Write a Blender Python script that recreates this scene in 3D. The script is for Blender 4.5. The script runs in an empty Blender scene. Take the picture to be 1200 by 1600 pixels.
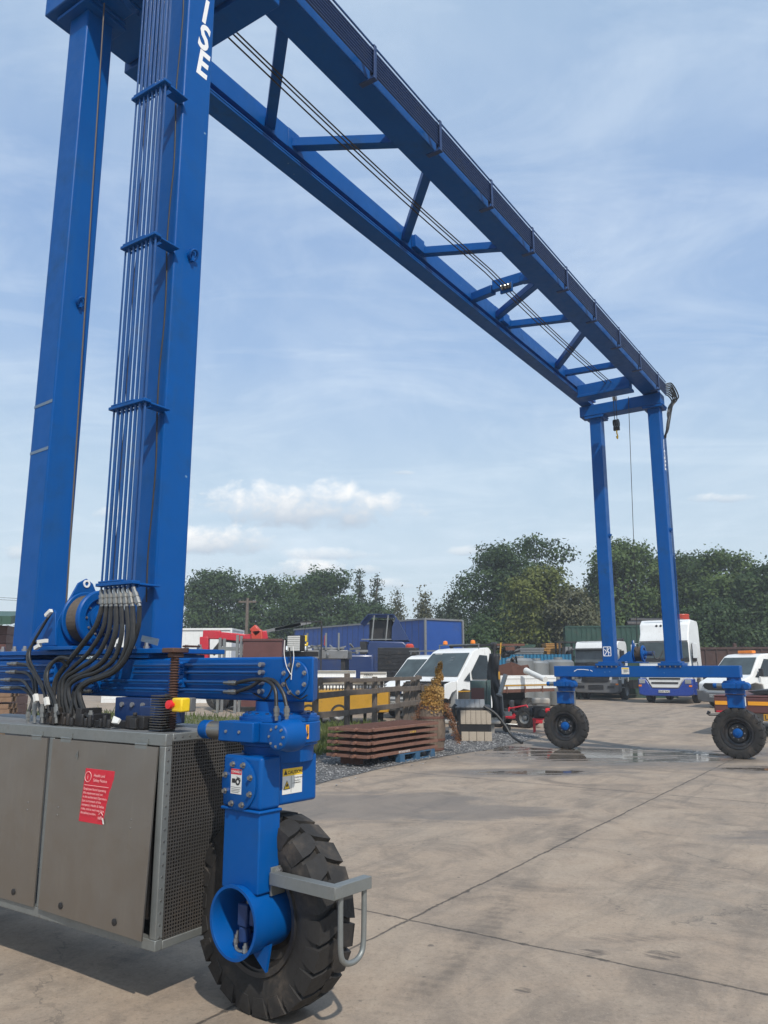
import bpy, bmesh, math, random
import numpy as np
from mathutils import Vector, Matrix, Quaternion
random.seed(7)
SC = bpy.context.scene
COL = SC.collection
R = math.radians
# ------------------------------------------------------------------ camera
PITCH = R(11.434); FPX = 1212.6; CAMH = 1.6
cam_d = bpy.data.cameras.new("camera")
cam = bpy.data.objects.new("camera", cam_d); COL.objects.link(cam)
cam.location = (0, 0, CAMH); cam.rotation_euler = (R(90)+PITCH, 0, 0)
cam_d.sensor_fit = 'VERTICAL'; cam_d.sensor_height = 32.0; cam_d.lens = 32.0*FPX/1600
cam_d.clip_start = 0.05; cam_d.clip_end = 3000
SC.camera = cam
# ------------------------------------------------------------------ light
SUN_AZ = R(160); SUN_EL = R(47)
sd = bpy.data.lights.new("sun", 'SUN'); sd.energy = 3.2; sd.angle = R(1.0); sd.color = (1.0, .94, .85)
sun = bpy.data.objects.new("sun", sd); COL.objects.link(sun)
sv_ = Vector((math.sin(SUN_AZ)*math.cos(SUN_EL), math.cos(SUN_AZ)*math.cos(SUN_EL), math.sin(SUN_EL)))
sun.rotation_euler = sv_.to_track_quat('Z', 'Y').to_euler(); sun.location = (0, 0, 30)
W = bpy.data.worlds.new("World"); SC.world = W; W.use_nodes = True
SC.view_settings.view_transform = 'Standard'; SC.view_settings.look = 'None'
SC.view_settings.exposure = 0.26; SC.view_settings.gamma = 1.0

class NT:
    """small node-tree helper"""
    def __init__(s, tree): s.t = tree; s.n = tree.nodes; s.l = tree.links
    def node(s, typ, inputs=None, **kw):
        n = s.n.new(typ)
        for k, v in kw.items(): setattr(n, k, v)
        for k, v in (inputs or {}).items(): s.set(n.inputs[k], v)
        return n
    def set(s, sock, v):
        if isinstance(v, bpy.types.NodeSocket): s.l.new(v, sock)
        elif isinstance(v, bpy.types.Node): s.l.new(v.outputs[0], sock)
        else:
            if hasattr(sock, 'default_value'):
                try: sock.default_value = v
                except Exception: sock.default_value = (*v, 1.0)
    def math(s, op, a, b=0.0, c=None, clamp=False):
        n = s.n.new('ShaderNodeMath'); n.operation = op; n.use_clamp = clamp
        s.set(n.inputs[0], a); s.set(n.inputs[1], b)
        if c is not None: s.set(n.inputs[2], c)
        return n.outputs[0]
    def vmath(s, op, a, b=(0,0,0)):
        n = s.n.new('ShaderNodeVectorMath'); n.operation = op
        s.set(n.inputs[0], a); s.set(n.inputs[1], b); return n
    def noise(s, vec, scale, detail=4, rough=.55, dist=0.0):
        n = s.n.new('ShaderNodeTexNoise'); s.set(n.inputs['Vector'], vec)
        n.inputs['Scale'].default_value = scale; n.inputs['Detail'].default_value = detail
        n.inputs['Roughness'].default_value = rough; n.inputs['Distortion'].default_value = dist
        return n.outputs['Fac']
    def ramp(s, fac, a, b, lo=0.0, hi=1.0):
        n = s.n.new('ShaderNodeMapRange'); n.clamp = True
        s.set(n.inputs[0], fac); n.inputs[1].default_value = a; n.inputs[2].default_value = b
        n.inputs[3].default_value = lo; n.inputs[4].default_value = hi; return n.outputs[0]
    def mix(s, fac, a, b, mode='MIX'):
        n = s.n.new('ShaderNodeMix'); n.data_type = 'RGBA'; n.blend_type = mode
        s.set(n.inputs[0], fac); s.set(n.inputs[6], col4(a)); s.set(n.inputs[7], col4(b)); return n.outputs[2]
def col4(c):
    if isinstance(c, (tuple, list)) and len(c) == 3: return (*c, 1.0)
    return c

# world: Nishita sky, thin high veil and low cumulus placed by direction
w = NT(W.node_tree); w.n.clear()
out = w.node('ShaderNodeOutputWorld'); bg = w.node('ShaderNodeBackground')
w.l.new(bg.outputs[0], out.inputs[0])
sky = w.node('ShaderNodeTexSky', sky_type='NISHITA', sun_disc=False, sun_elevation=SUN_EL, sun_rotation=SUN_AZ,
             air_density=1.0, dust_density=1.6, ozone_density=1.4)
bg.inputs[1].default_value = 0.1
tc = w.node('ShaderNodeTexCoord'); dirv = tc.outputs['Generated']
sep = w.node('ShaderNodeSeparateXYZ', {0: dirv}); dx, dy, dz = sep.outputs
zc = w.math('MAXIMUM', dz, 0.03)
px_ = w.math('DIVIDE', dx, w.math('ADD', zc, .12)); py_ = w.math('DIVIDE', dy, w.math('ADD', zc, .12))
plane = w.node('ShaderNodeCombineXYZ', {0: w.math('MULTIPLY', px_, 1.0), 1: w.math('MULTIPLY', py_, .55), 2: 0.0})
v1 = w.noise(plane.outputs[0], 1.1, 9, .6, 1.1)
v2 = w.noise(plane.outputs[0], 4.0, 8, .62, .6)
veil = w.math('ADD', w.math('MULTIPLY', w.ramp(v1, .36, .72), .50), w.math('MULTIPLY', w.ramp(v2, .5, .85), .30), clamp=True)
ysafe = w.math('MAXIMUM', dy, 0.05)
az = w.math('DIVIDE', dx, ysafe); el = w.math('DIVIDE', dz, ysafe)
ae = w.node('ShaderNodeCombineXYZ', {0: az, 1: w.math('MULTIPLY', el, 1.35), 2: 0.0}).outputs[0]
cn = w.noise(ae, 16.0, 10, .60, .15)
cn_big = w.noise(ae, 4.5, 6, .55, .2)
front = w.ramp(dy, .05, .2)
hor = w.ramp(el, .0, .30, 1.0, 0.0)
low = w.math('MULTIPLY', w.ramp(cn_big, .50, .66), w.math('MULTIPLY', hor, .45))
def cloud(x0, z0, a, b, seedy):
    xx = w.math('DIVIDE', w.math('SUBTRACT', az, x0), a)
    zz = w.math('DIVIDE', w.math('SUBTRACT', el, z0), b)
    zz = w.math('MULTIPLY', zz, w.ramp(zz, -.6, .3, 1.7, 1.0))   # flatter underside
    d = w.math('SUBTRACT', 1.0, w.math('ADD', w.math('MULTIPLY', xx, xx), w.math('MULTIPLY', zz, zz)))
    dens = w.math('ADD', d, w.math('MULTIPLY', w.math('SUBTRACT', cn, .5), 4.2))
    m = w.math('MULTIPLY', w.ramp(dens, .15, .95), w.ramp(d, -1.2, -.1))
    lit = w.ramp(w.math('ADD', zz, w.math('MULTIPLY', w.math('SUBTRACT', cn, .5), 2.0)), -.5, .7)
    return m, lit
clouds = [cloud(-.105, .205, .165, .046, 0), cloud(-.215, .160, .09, .030, 1), cloud(-.10, .124, .06, .020, 2),
          cloud(.12, .15, .035, .010, 3), cloud(.45, .22, .05, .010, 4), cloud(-.02, .125, .022, .010, 5), cloud(-.46, .15, .05, .02, 6), cloud(-.33,.20,.05,.014,7), cloud(.02,.255,.02,.005,8), cloud(.0, .105, .05, .012, 9), cloud(-.07, .145, .07, .012, 10)]
cr_ = w.n.new('ShaderNodeValToRGB'); w.set(cr_.inputs[0], dz); els = cr_.color_ramp.elements
els[0].position = 0.0; els[0].color = (.63, .75, .84, 1); els[1].position = .72; els[1].color = (.38, .54, .77, 1)
for ps, cc_ in ((.12, (.56, .70, .83, 1)), (.24, (.49, .65, .83, 1)), (.38, (.32, .49, .78, 1)), (.52, (.28, .44, .74, 1))):
    e_ = els.new(ps); e_.color = cc_
grad = w.vmath('MULTIPLY', cr_.outputs[0], (9.8, 9.5, 9.1)).outputs[0]
sky_c = w.mix(.82, sky.outputs[0], grad)
st_ = w.node('ShaderNodeMapping', {0: plane.outputs[0]}); st_.inputs['Rotation'].default_value = (0, 0, R(35)); st_.inputs['Scale'].default_value = (.8, 3.2, 1)
cir = w.noise(st_.outputs[0], 1.6, 10, .62, .9)
veil = w.math('ADD', w.math('MULTIPLY', veil, .75), w.math('MULTIPLY', w.ramp(cir, .46, .74), .42), clamp=True)
c = w.mix(w.math('MULTIPLY', veil, .85), sky_c, (6.9, 7.8, 8.7))
c = w.mix(w.math('MULTIPLY', low, front), c, (6.6, 7.3, 8.1))
for i, (m, lit) in enumerate(clouds):
    cc = w.mix(lit, (4.5, 5.2, 6.1), (9.2, 9.2, 9.1))
    c = w.mix(w.math('MULTIPLY', w.math('MULTIPLY', m, front), .9 if i < 3 else .5), c, cc)
w.l.new(c, bg.inputs[0])

# ------------------------------------------------------------------ geometry of the place
ANG = R(56.144)                       # direction of the crane's girders, kerb, parked rows
GX, GY = math.cos(ANG), math.sin(ANG)
SX, SY = -GY, GX
OX, OY = -.4996, 3.9557                # crane origin on the ground
cP, sP = math.cos(PITCH), math.sin(PITCH)
def ray(x, y):
    xc = (x-600)/FPX; yc = -(y-800)/FPX
    return xc, cP-yc*sP, sP+yc*cP
def G(x, y, z=0.0):                  # point of the ground seen at x, y of the photograph
    d = ray(x, y); t = (z-CAMH)/d[2]; return Vector((d[0]*t, d[1]*t, z))
def D(x, y, Y):                      # point at distance Y
    d = ray(x, y); t = Y/d[1]; return Vector((d[0]*t, Y, CAMH+d[2]*t))
def UU(x, y, u):                     # point in the crane's frame on plane u
    d = ray(x, y); q = u+OX*GX+OY*GY; t = q/(d[0]*GX+d[1]*GY); X, Y = d[0]*t, d[1]*t
    return Vector((u, (X-OX)*SX+(Y-OY)*SY, CAMH+d[2]*t))
def VV(x, y, v):
    d = ray(x, y); q = v+OX*SX+OY*SY; t = q/(d[0]*SX+d[1]*SY); X, Y = d[0]*t, d[1]*t
    return Vector(((X-OX)*GX+(Y-OY)*GY, v, CAMH+d[2]*t))

# ------------------------------------------------------------------ materials
MATS = {}
def principled(name):
    m = bpy.data.materials.new(name); m.use_nodes = True
    t = NT(m.node_tree); b = t.n['Principled BSDF']; return m, t, b
def objvec(t, world=False):
    if world: return t.node('ShaderNodeNewGeometry').outputs['Position']
    return t.node('ShaderNodeTexCoord').outputs['Object']
def mat(name, color, rough=.5, metal=0.0, var=.18, dirt=None, dirt_amt=.35, scale=3.0, bump=.0, bscale=40, coat=0.0, spec=.5, streak=False, chips=False):
    """general procedural paint / metal / rubber: tone variation, grime patches, fine bump"""
    if name in MATS: return MATS[name]
    m, t, b = principled(name)
    P = objvec(t)
    n1 = t.noise(P, scale, 6, .6, .3)
    n2 = t.noise(P, scale*6.3, 4, .6)
    base = t.mix(t.ramp(n1, .25, .75), tuple(x*(1-var) for x in color), tuple(min(1, x*(1+var)) for x in color))
    if streak:
        mp = t.node('ShaderNodeMapping', {0: P}); mp.inputs['Scale'].default_value = (9, 9, .7)
        sfac = t.ramp(t.noise(mp.outputs[0], 2.0, 5, .6), .52, .75)
    else: sfac = t.ramp(n1, .52, .72)
    if dirt is not None:
        base = t.mix(t.math('MULTIPLY', t.math('MULTIPLY', sfac, t.ramp(n2, .3, .62)), dirt_amt*2, clamp=True), base, dirt)
    if chips:
        vo = t.node('ShaderNodeTexVoronoi', {'Vector': P}); vo.inputs['Scale'].default_value = 5.5
        gt_ = t.node('ShaderNodeSeparateColor', {0: vo.outputs['Color']}).outputs[0]
        nn_ = t.noise(P, 45, 4, .7)
        dd_ = t.math('ADD', vo.outputs['Distance'], t.math('MULTIPLY', t.math('SUBTRACT', nn_, .5), .12))
        base = t.mix(t.math('MULTIPLY', t.ramp(dd_, .035, .055, 1, 0), t.ramp(gt_, .86, .88)), base, (.16, .27, .40))
        mp2 = t.node('ShaderNodeMapping', {0: P}); mp2.inputs['Scale'].default_value = (14, 14, .5)
        base = t.mix(t.math('MULTIPLY', t.ramp(t.noise(mp2.outputs[0], 1.5, 6, .65), .52, .78), .35), base, (.02, .085, .22))
    t.set(b.inputs['Base Color'], base)
    b.inputs['Metallic'].default_value = metal
    t.set(b.inputs['Roughness'], t.ramp(n2, .2, .8, max(.03, rough-.1), min(1, rough+.12)))
    b.inputs['Specular IOR Level'].default_value = spec
    if coat: b.inputs['Coat Weight'].default_value = coat; b.inputs['Coat Roughness'].default_value = .12
    if bump:
        bn = t.node('ShaderNodeBump', {'Height': t.noise(P, bscale, 5, .65)}); bn.inputs['Strength'].default_value = bump; bn.inputs['Distance'].default_value = .01
        t.l.new(bn.outputs[0], b.inputs['Normal'])
    MATS[name] = m; return m
def M(n): return MATS[n]
mat('blue_paint', (.0, .073, .288), .42, 0, .15, (.010, .055, .150), .45, 1.3, .15, 12, coat=.0, spec=.20, chips=True)
mat('blue_pipe', (.002, .058, .215), .38, 0, .2, (.03, .06, .13), .4, 3.0, .05, 30, coat=.2)
mat('blue_dark', (.006, .030, .115), .45, 0, .2, (.02, .03, .05), .4, 3.0, .05, 30)
mat('stainless', (.290, .268, .242), .36, .90, .09, (.40, .36, .30), .16, .9, .10, 5, streak=True)
mat('galvanised', (.23, .245, .24), .5, .55, .16, (.19, .18, .165), .4, 7.0, .06, 50)
mat('fitting', (.27, .27, .26), .35, .8, .15, (.20, .18, .15), .4, 20)
mat('steel_bolt', (.30, .30, .31), .4, .7, .2, (.16, .11, .07), .4, 30)
mat('perforated', (.085, .080, .075), .5, .4, .2, (.09, .07, .055), .4, 3, .03)
mat('black_hose', (.013, .014, .015), .5, 0, .25, (.035, .033, .03), .4, 12, .12, 90)
mat('rubber', (.020, .0185, .0175), .74, 0, .22, (.085, .068, .053), .55, 5, .25, 45)
mat('rim_black', (.020, .020, .022), .38, 0, .2, (.09, .075, .06), .5, 5)
mat('rope', (.085, .070, .060), .6, .2, .3, (.05, .04, .03), .5, 40, .3, 120)
mat('black_rope', (.035, .033, .032), .6, .2, .3, None, 0, 40)
mat('white_paint', (.72, .73, .72), .35, 0, .06, (.38, .34, .29), .25, 1.4, coat=.3, streak=True)
mat('white_mark', (.80, .80, .80), .5, 0, .08, (.4, .45, .5), .35, 12)
mat('label_white', (.66, .66, .63), .45, 0, .05, None)
mat('label_yellow', (.80, .52, .03), .45, 0, .08, (.5, .35, .08), .3, 20)
mat('label_red', (.55, .015, .035), .42, 0, .08, (.35, .03, .03), .3, 12)
mat('label_black', (.02, .02, .022), .5, 0, .1)
mat('pink_print', (.80, .52, .50), .5, 0, .1)
mat('estop_yellow', (.80, .55, .02), .35, 0, .08, (.4, .28, .05), .3, 20)
mat('red_plastic', (.60, .015, .02), .3, 0, .08)
mat('red_paint', (.50, .018, .035), .38, 0, .15, (.18, .04, .03), .4, 3)
mat('orange_red', (.50, .05, .025), .4, 0, .15, (.3, .06, .03), .3, 3)
mat('rust', (.135, .060, .042), .8, 0, .4, (.07, .032, .022), .7, 6, .5, 40)
mat('rust_light', (.185, .092, .064), .8, 0, .35, (.11, .045, .028), .6, 7, .5, 40)
mat('dark_metal', (.028, .028, .030), .5, .3, .25, (.07, .05, .035), .5, 4, .1)
mat('black_plastic', (.018, .018, .020), .45, 0, .2, (.06, .055, .05), .4, 4)
mat('grey_plastic', (.11, .115, .12), .55, 0, .15, (.19, .16, .13), .4, 4)
mat('grey_metal', (.22, .225, .23), .5, .4, .2, (.12, .10, .08), .5, 3, .1)
mat('pale_metal', (.26, .27, .27), .42, .6, .15, (.20, .18, .15), .5, 3, .1)
mat('old_wood', (.125, .100, .080), .85, 0, .35, (.08, .06, .045), .6, 4, .4, 30, streak=True)
mat('barrel_wood', (.155, .115, .085), .85, 0, .35, (.07, .05, .035), .6, 6, .4, 30, streak=True)
mat('beige_pad', (.40, .34, .27), .8, 0, .15, (.22, .18, .14), .5, 6, .2)
mat('pallet_blue', (.03, .10, .19), .75, 0, .25, (.12, .11, .10), .6, 8, .3)
mat('navy_paint', (.010, .030, .115), .35, 0, .2, (.05, .05, .06), .4, 1.2, coat=.3)
mat('curtain_blue', (.006, .058, .270), .5, 0, .15, (.03, .05, .12), .4, .8, .1, 5)
mat('skirt_blue', (.012, .050, .30), .3, 0, .08, (.03, .06, .15), .3, 3, coat=.4)
mat('yellow_paint', (.46, .24, .015), .5, 0, .2, (.25, .14, .03), .5, 3)
mat('amber', (.80, .22, .02), .25, 0, .1)
mat('amber_strip', (.80, .34, .02), .35, 0, .1)
mat('maroon', (.11, .040, .036), .5, 0, .25, (.07, .035, .03), .5, 2)
mat('skip_brown', (.060, .030, .024), .7, 0, .3, (.10, .05, .03), .5, 2)
mat('container_green', (.018, .060, .042), .5, 0, .25, (.06, .05, .035), .5, 2)
mat('slate_green', (.06, .10, .095), .55, 0, .25, (.12, .10, .08), .5, 3)
mat('corrugated_blue', (.02, .15, .27), .5, 0, .2, (.06, .08, .09), .4, 2)
mat('headlamp', (.55, .57, .60), .08, .6, .1)
mat('dried_orange', (.42, .22, .06), .9, 0, .35, (.20, .09, .03), .6, 6)
mat('dried_brown', (.20, .085, .035), .9, 0, .35, None, 0, 6)
mat('brick', (.26, .10, .06), .85, 0, .3, (.12, .06, .04), .5, 5, .3)
mat('concrete_block', (.36, .33, .29), .9, 0, .15, (.2, .18, .15), .5, 5, .3)
mat('roof_green', (.035, .085, .06), .5, 0, .15, (.05, .06, .05), .4, 2)
mat('timber', (.22, .13, .08), .8, 0, .3, (.10, .06, .04), .5, 4, .3)
mat('bark', (.085, .065, .048), .9, 0, .3, (.04, .032, .025), .6, 5, .5)
mat('silver_tape', (.13, .19, .27), .35, .2, .2, (.15, .12, .08), .5, 25)
def glassmat(name, base, rough=.06):
    m, t, b = principled(name); P = objvec(t)
    n = t.noise(P, 2.2, 3); t.set(b.inputs['Base Color'], t.mix(t.ramp(n, .3, .7), base, tuple(x*1.9 for x in base)))
    b.inputs['Roughness'].default_value = rough; b.inputs['IOR'].default_value = 1.5
    MATS[name] = m; return m
glassmat('windscreen', (.030, .042, .045)); glassmat('side_glass', (.010, .014, .017)); glassmat('grey_glass', (.055,.065,.07), .12)

def leafmat(name, c1, c2, c3):
    m, t, b = principled(name); P = objvec(t, True)
    n1 = t.noise(P, .35, 3); n2 = t.noise(P, 2.2, 4)
    rnd = t.node('ShaderNodeNewGeometry').outputs['Random Per Island']
    a = t.mix(t.ramp(n1, .35, .65), c1, c2); a = t.mix(t.math('MULTIPLY', t.ramp(n2, .45, .7), .7), a, c3)
    a = t.mix(t.math('MULTIPLY', rnd, .25), a, tuple(x*.6 for x in c1))
    t.set(b.inputs['Base Color'], a); b.inputs['Roughness'].default_value = .6; b.inputs['Specular IOR Level'].default_value = .25
    tr = t.node('ShaderNodeBsdfTranslucent', {0: a}); ms = t.node('ShaderNodeMixShader', {0: .25})
    o = t.n['Material Output']; t.l.new(b.outputs[0], ms.inputs[1]); t.l.new(tr.outputs[0], ms.inputs[2]); t.l.new(ms.outputs[0], o.inputs[0])
    MATS[name] = m; return m
leafmat('leaf_dark', (.032, .064, .021), (.052, .092, .030), (.080, .120, .040))
leafmat('leaf_mid', (.056, .098, .026), (.084, .134, .036), (.122, .165, .050))
leafmat('leaf_olive', (.105, .130, .030), (.150, .172, .040), (.19, .20, .055))
leafmat('leaf_conifer', (.042, .064, .038), (.060, .085, .048), (.082, .106, .060))
leafmat('leaf_brownish', (.098, .105, .055), (.125, .128, .068), (.155, .15, .085))
leafmat('grass_blade', (.075, .115, .025), (.13, .15, .045), (.19, .19, .075))
leafmat('dried_leaf', (.40, .21, .05), (.54, .33, .10), (.62, .44, .18))

def ground_mat():
    m, t, b = principled('concrete_yard'); P = objvec(t, True)
    mp = t.node('ShaderNodeMapping', {0: P}, vector_type='POINT'); mp.inputs['Location'].default_value = (0, 0, 0)
    # crane-aligned coordinates u, v
    sp = t.node('ShaderNodeSeparateXYZ', {0: P}); X, Y = sp.outputs[0], sp.outputs[1]
    U = t.math('ADD', t.math('MULTIPLY', X, GX), t.math('MULTIPLY', Y, GY))
    V = t.math('ADD', t.math('MULTIPLY', X, SX), t.math('MULTIPLY', Y, SY))
    U = t.math('SUBTRACT', U, OX*GX+OY*GY+1.63); V = t.math('SUBTRACT', V, OX*SX+OY*SY+.30)
    UV = t.node('ShaderNodeCombineXYZ', {0: U, 1: V, 2: 0.0}).outputs[0]
    wob = t.math('MULTIPLY', t.math('SUBTRACT', t.noise(P, 3.0, 5), .5), .05)
    def joint(Q, period):
        q = t.math('ADD', Q, wob)
        f = t.math('ABSOLUTE', t.math('SUBTRACT', t.math('FRACT', t.math('ADD', t.math('DIVIDE', q, period), .5)), .5))
        return t.math('MULTIPLY', f, period)
    dj = t.math('MINIMUM', joint(U, 6.2), joint(V, 4.6))
    jn = t.noise(P, 25, 3)
    chip = t.math('MULTIPLY', t.ramp(t.noise(P, 7, 6, .8), .5, .72), .022)
    jm = t.math('MULTIPLY', t.ramp(t.math('SUBTRACT', dj, chip), .003, .012, 1.0, 0.0), t.ramp(jn, .2, .5, .5, 1.0))
    jhalo = t.math('MULTIPLY', t.ramp(dj, .0, .16, 1.0, 0.0), t.ramp(t.noise(P, 5, 5), .35, .7))
    big = t.noise(P, .55, 8, .62, .8); mid = t.noise(P, 2.3, 8, .65, .6); fine = t.noise(P, 60, 6, .7); med = t.noise(P, 11, 8, .75, .3); sm = t.noise(P, 32, 6, .75, .5)
    st = t.node('ShaderNodeMapping', {0: UV}); st.inputs['Scale'].default_value = (.28, 1.6, 1); st.inputs['Rotation'].default_value = (0, 0, R(-40))
    strk = t.noise(st.outputs[0], 1.6, 8, .65, .8)
    c = t.mix(t.ramp(big, .33, .68), (.325, .248, .180), (.255, .212, .168))
    c = t.mix(t.math('MULTIPLY', t.ramp(mid, .42, .64), .65), c, (.355, .275, .200))
    stn = t.noise(P, 1.1, 9, .68, 1.4)
    c = t.mix(t.math('MULTIPLY', t.ramp(stn, .50, .62), .58), c, (.155, .125, .098))
    c = t.mix(t.math('MULTIPLY', t.ramp(stn, .47, .36), .40), c, (.40, .325, .245))
    c = t.mix(t.math('MULTIPLY', t.ramp(strk, .5, .68), .55), c, (.135, .115, .095))
    c = t.mix(t.math('MULTIPLY', t.ramp(med, .52, .72), .38), c, (.185, .155, .125))
    c = t.mix(t.math('MULTIPLY', t.ramp(med, .46, .30), .30), c, (.36, .29, .22))
    c = t.mix(t.math('MULTIPLY', t.ramp(fine, .5, .72), .42), c, (.13, .105, .08))
    grit = t.noise(P, 170, 3, .7)
    c = t.mix(t.math('MULTIPLY', t.ramp(grit, .56, .70), .35), c, (.42, .36, .30))
    c = t.mix(t.math('MULTIPLY', t.ramp(sm, .54, .68), .50), c, (.125, .100, .078))
    c = t.mix(t.math('MULTIPLY', t.ramp(sm, .45, .33), .40), c, (.40, .33, .26))
    # tyre tracks: pairs of bands sweeping across the yard
    for (ca_, off_, amp_) in ((R(68), 1.9, .55), (R(68), 3.6, .55), (R(24), -3.2, .9), (R(24), -4.9, .9), (R(110), -6.0, .4)):
        q_ = t.math('ADD', t.math('MULTIPLY', X, -math.sin(ca_)), t.math('MULTIPLY', Y, math.cos(ca_)))
        l_ = t.math('ADD', t.math('MULTIPLY', X, math.cos(ca_)), t.math('MULTIPLY', Y, math.sin(ca_)))
        q_ = t.math('ADD', q_, t.math('MULTIPLY', t.math('SINE', t.math('MULTIPLY', l_, .22)), amp_))
        q_ = t.math('ABSOLUTE', t.math('SUBTRACT', q_, off_))
        q_ = t.math('ADD', q_, t.math('MULTIPLY', t.math('SUBTRACT', med, .5), .10))
        bars_ = t.ramp(t.math('SINE', t.math('MULTIPLY', l_, 62.0)), -.3, .4, .45, 1.0)
        c = t.mix(t.math('MULTIPLY', t.math('MULTIPLY', t.math('MULTIPLY', t.ramp(q_, .07, .13, 1, 0), bars_), t.ramp(stn, .40, .60)), .42), c, (.095, .080, .066))
    # small dark spots / chips
    vo = t.node('ShaderNodeTexVoronoi', {'Vector': P}); vo.inputs['Scale'].default_value = 3.1; vo.inputs['Randomness'].default_value = 1.0
    sd_ = t.math('ADD', vo.outputs['Distance'], t.math('MULTIPLY', t.math('SUBTRACT', t.noise(P, 38, 4, .7), .5), .16))
    gate = t.node('ShaderNodeSeparateColor', {0: vo.outputs['Color']}).outputs[0]
    spots = t.math('MULTIPLY', t.ramp(sd_, .045, .075, 1, 0), t.ramp(gate, .50, .54))
    c = t.mix(t.math('MULTIPLY', spots, .65), c, (.075, .065, .058))
    vo2 = t.node('ShaderNodeTexVoronoi', {'Vector': P}); vo2.inputs['Scale'].default_value = 7.0
    g2 = t.node('ShaderNodeSeparateColor', {0: vo2.outputs['Color']}).outputs[1]
    spots2 = t.math('MULTIPLY', t.ramp(t.math('ADD', vo2.outputs['Distance'], t.math('MULTIPLY', t.math('SUBTRACT', med, .5), .3)), .05, .10, 1, 0), t.ramp(g2, .62, .66))
    c = t.mix(t.math('MULTIPLY', spots2, .70), c, (.09, .075, .065))
    # fine cracks
    cr = t.node('ShaderNodeTexVoronoi', {'Vector': t.vmath('ADD', P, t.node('ShaderNodeCombineXYZ', {0: t.math('MULTIPLY', mid, .7), 1: t.math('MULTIPLY', med, .5), 2: 0.0}).outputs[0]).outputs[0]}, feature='DISTANCE_TO_EDGE'); cr.inputs['Scale'].default_value = .42
    crm = t.math('MULTIPLY', t.ramp(cr.outputs['Distance'], .0015, .004, 1, 0), t.ramp(big, .45, .55))
    c = t.mix(t.math('MULTIPLY', crm, .5), c, (.08, .07, .06))
    c = t.mix(t.math('MULTIPLY', jhalo, .42), c, (.135, .115, .098))
    c = t.mix(t.math('MULTIPLY', jm, .85), c, (.045, .038, .032))
    # oily tyre scuffs
    sc_n = t.node('ShaderNodeMapping', {0: UV}); sc_n.inputs['Scale'].default_value = (34, 5, 1); sc_n.inputs['Rotation'].default_value = (0, 0, R(20))
    scn = t.noise(sc_n.outputs[0], 1.0, 3, .6)
    for (gx, gy, a_, b_) in ((G(1032, 1492).x, G(1032, 1492).y, .13, .09), (G(925, 1488).x, G(925, 1488).y, .11, .07), (G(815, 1548).x, G(815, 1548).y, .06, .05), (G(985, 1465).x, G(985, 1465).y, .30, .10), (G(1060, 1380).x, G(1060, 1380).y, .5, .22)):
        ex = t.math('DIVIDE', t.math('SUBTRACT', X, gx), a_); ey = t.math('DIVIDE', t.math('SUBTRACT', Y, gy), b_)
        e2 = t.math('SUBTRACT', 1.0, t.math('ADD', t.math('MULTIPLY', ex, ex), t.math('MULTIPLY', ey, ey)))
        e2 = t.math('ADD', e2, t.math('MULTIPLY', t.math('SUBTRACT', med, .5), 1.8))
        k_ = .75 if a_ < .2 else .30
        c = t.mix(t.math('MULTIPLY', t.math('MULTIPLY', t.ramp(e2, .1, .6), t.ramp(scn, .40, .58)), k_), c, (.065, .055, .048))
    # wet patches
    def blob(cx, cy, a, bb, ang):
        ddx = t.math('SUBTRACT', X, cx); ddy = t.math('SUBTRACT', Y, cy); ca, sa = math.cos(ang), math.sin(ang)
        p = t.math('DIVIDE', t.math('ADD', t.math('MULTIPLY', ddx, ca), t.math('MULTIPLY', ddy, sa)), a)
        q = t.math('DIVIDE', t.math('SUBTRACT', t.math('MULTIPLY', ddy, ca), t.math('MULTIPLY', ddx, sa)), bb)
        return t.math('SUBTRACT', 1.0, t.math('ADD', t.math('MULTIPLY', p, p), t.math('MULTIPLY', q, q)))
    wm = blob(4.42, 15.4, 3.2, 1.9, R(5))
    for bl in [(2.2, 12.8, 1.6, .5, R(5)), (3.9, 13.86, 1.5, .28, 0), (6.6, 13.2, 1.6, .5, 0), (2.4, 16.76, 1.4, 1.3, 0), (-.2, 9.82, 1.6, .95, R(8)), (1.1, 9.24, .9, .35, R(15)), (7.5, 15.9, 2.5, .8, R(10)), (5.2, 8.28, 1.9, .4, R(12))]:
        wm = t.math('MAXIMUM', wm, blob(*bl))
    ws = t.node('ShaderNodeMapping', {0: P}); ws.inputs['Scale'].default_value = (.45, 1.7, 1)
    wn = t.noise(ws.outputs[0], 1.7, 10, .68, .9)
    wv = t.math('ADD', wm, t.math('MULTIPLY', t.math('SUBTRACT', wn, .5), 3.6))
    wq = blob(4.42, 15.4, 2.6, 1.3, R(5))
    for bl in [(2.2, 12.8, 1.3, .3, R(5)), (6.6, 13.2, 1.4, .35, 0), (2.3, 16.2, 1.0, .8, 0)]: wq = t.math('MAXIMUM', wq, blob(*bl))
    damp = t.math('MULTIPLY', t.ramp(wv, -.45, .35), t.ramp(wm, -1.0, -.3)); wet = t.math('MULTIPLY', t.ramp(wv, .50, .85), t.ramp(wq, -.5, .0))
    c = t.mix(t.math('MULTIPLY', damp, .60), c, (.125, .108, .092))
    c = t.mix(t.math('MULTIPLY', wet, .6), c, (.060, .052, .045))
    t.set(b.inputs['Base Color'], c)
    rough = t.ramp(med, .2, .8, .72, .9)
    rm = t.node('ShaderNodeMix'); rm.data_type = 'FLOAT'; t.set(rm.inputs[0], damp); t.set(rm.inputs[2], rough); rm.inputs[3].default_value = .62
    rm2 = t.node('ShaderNodeMix'); rm2.data_type = 'FLOAT'; t.set(rm2.inputs[0], wet); t.set(rm2.inputs[2], rm.outputs[0]); rm2.inputs[3].default_value = .055
    t.set(b.inputs['Roughness'], rm2.outputs[0])
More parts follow.
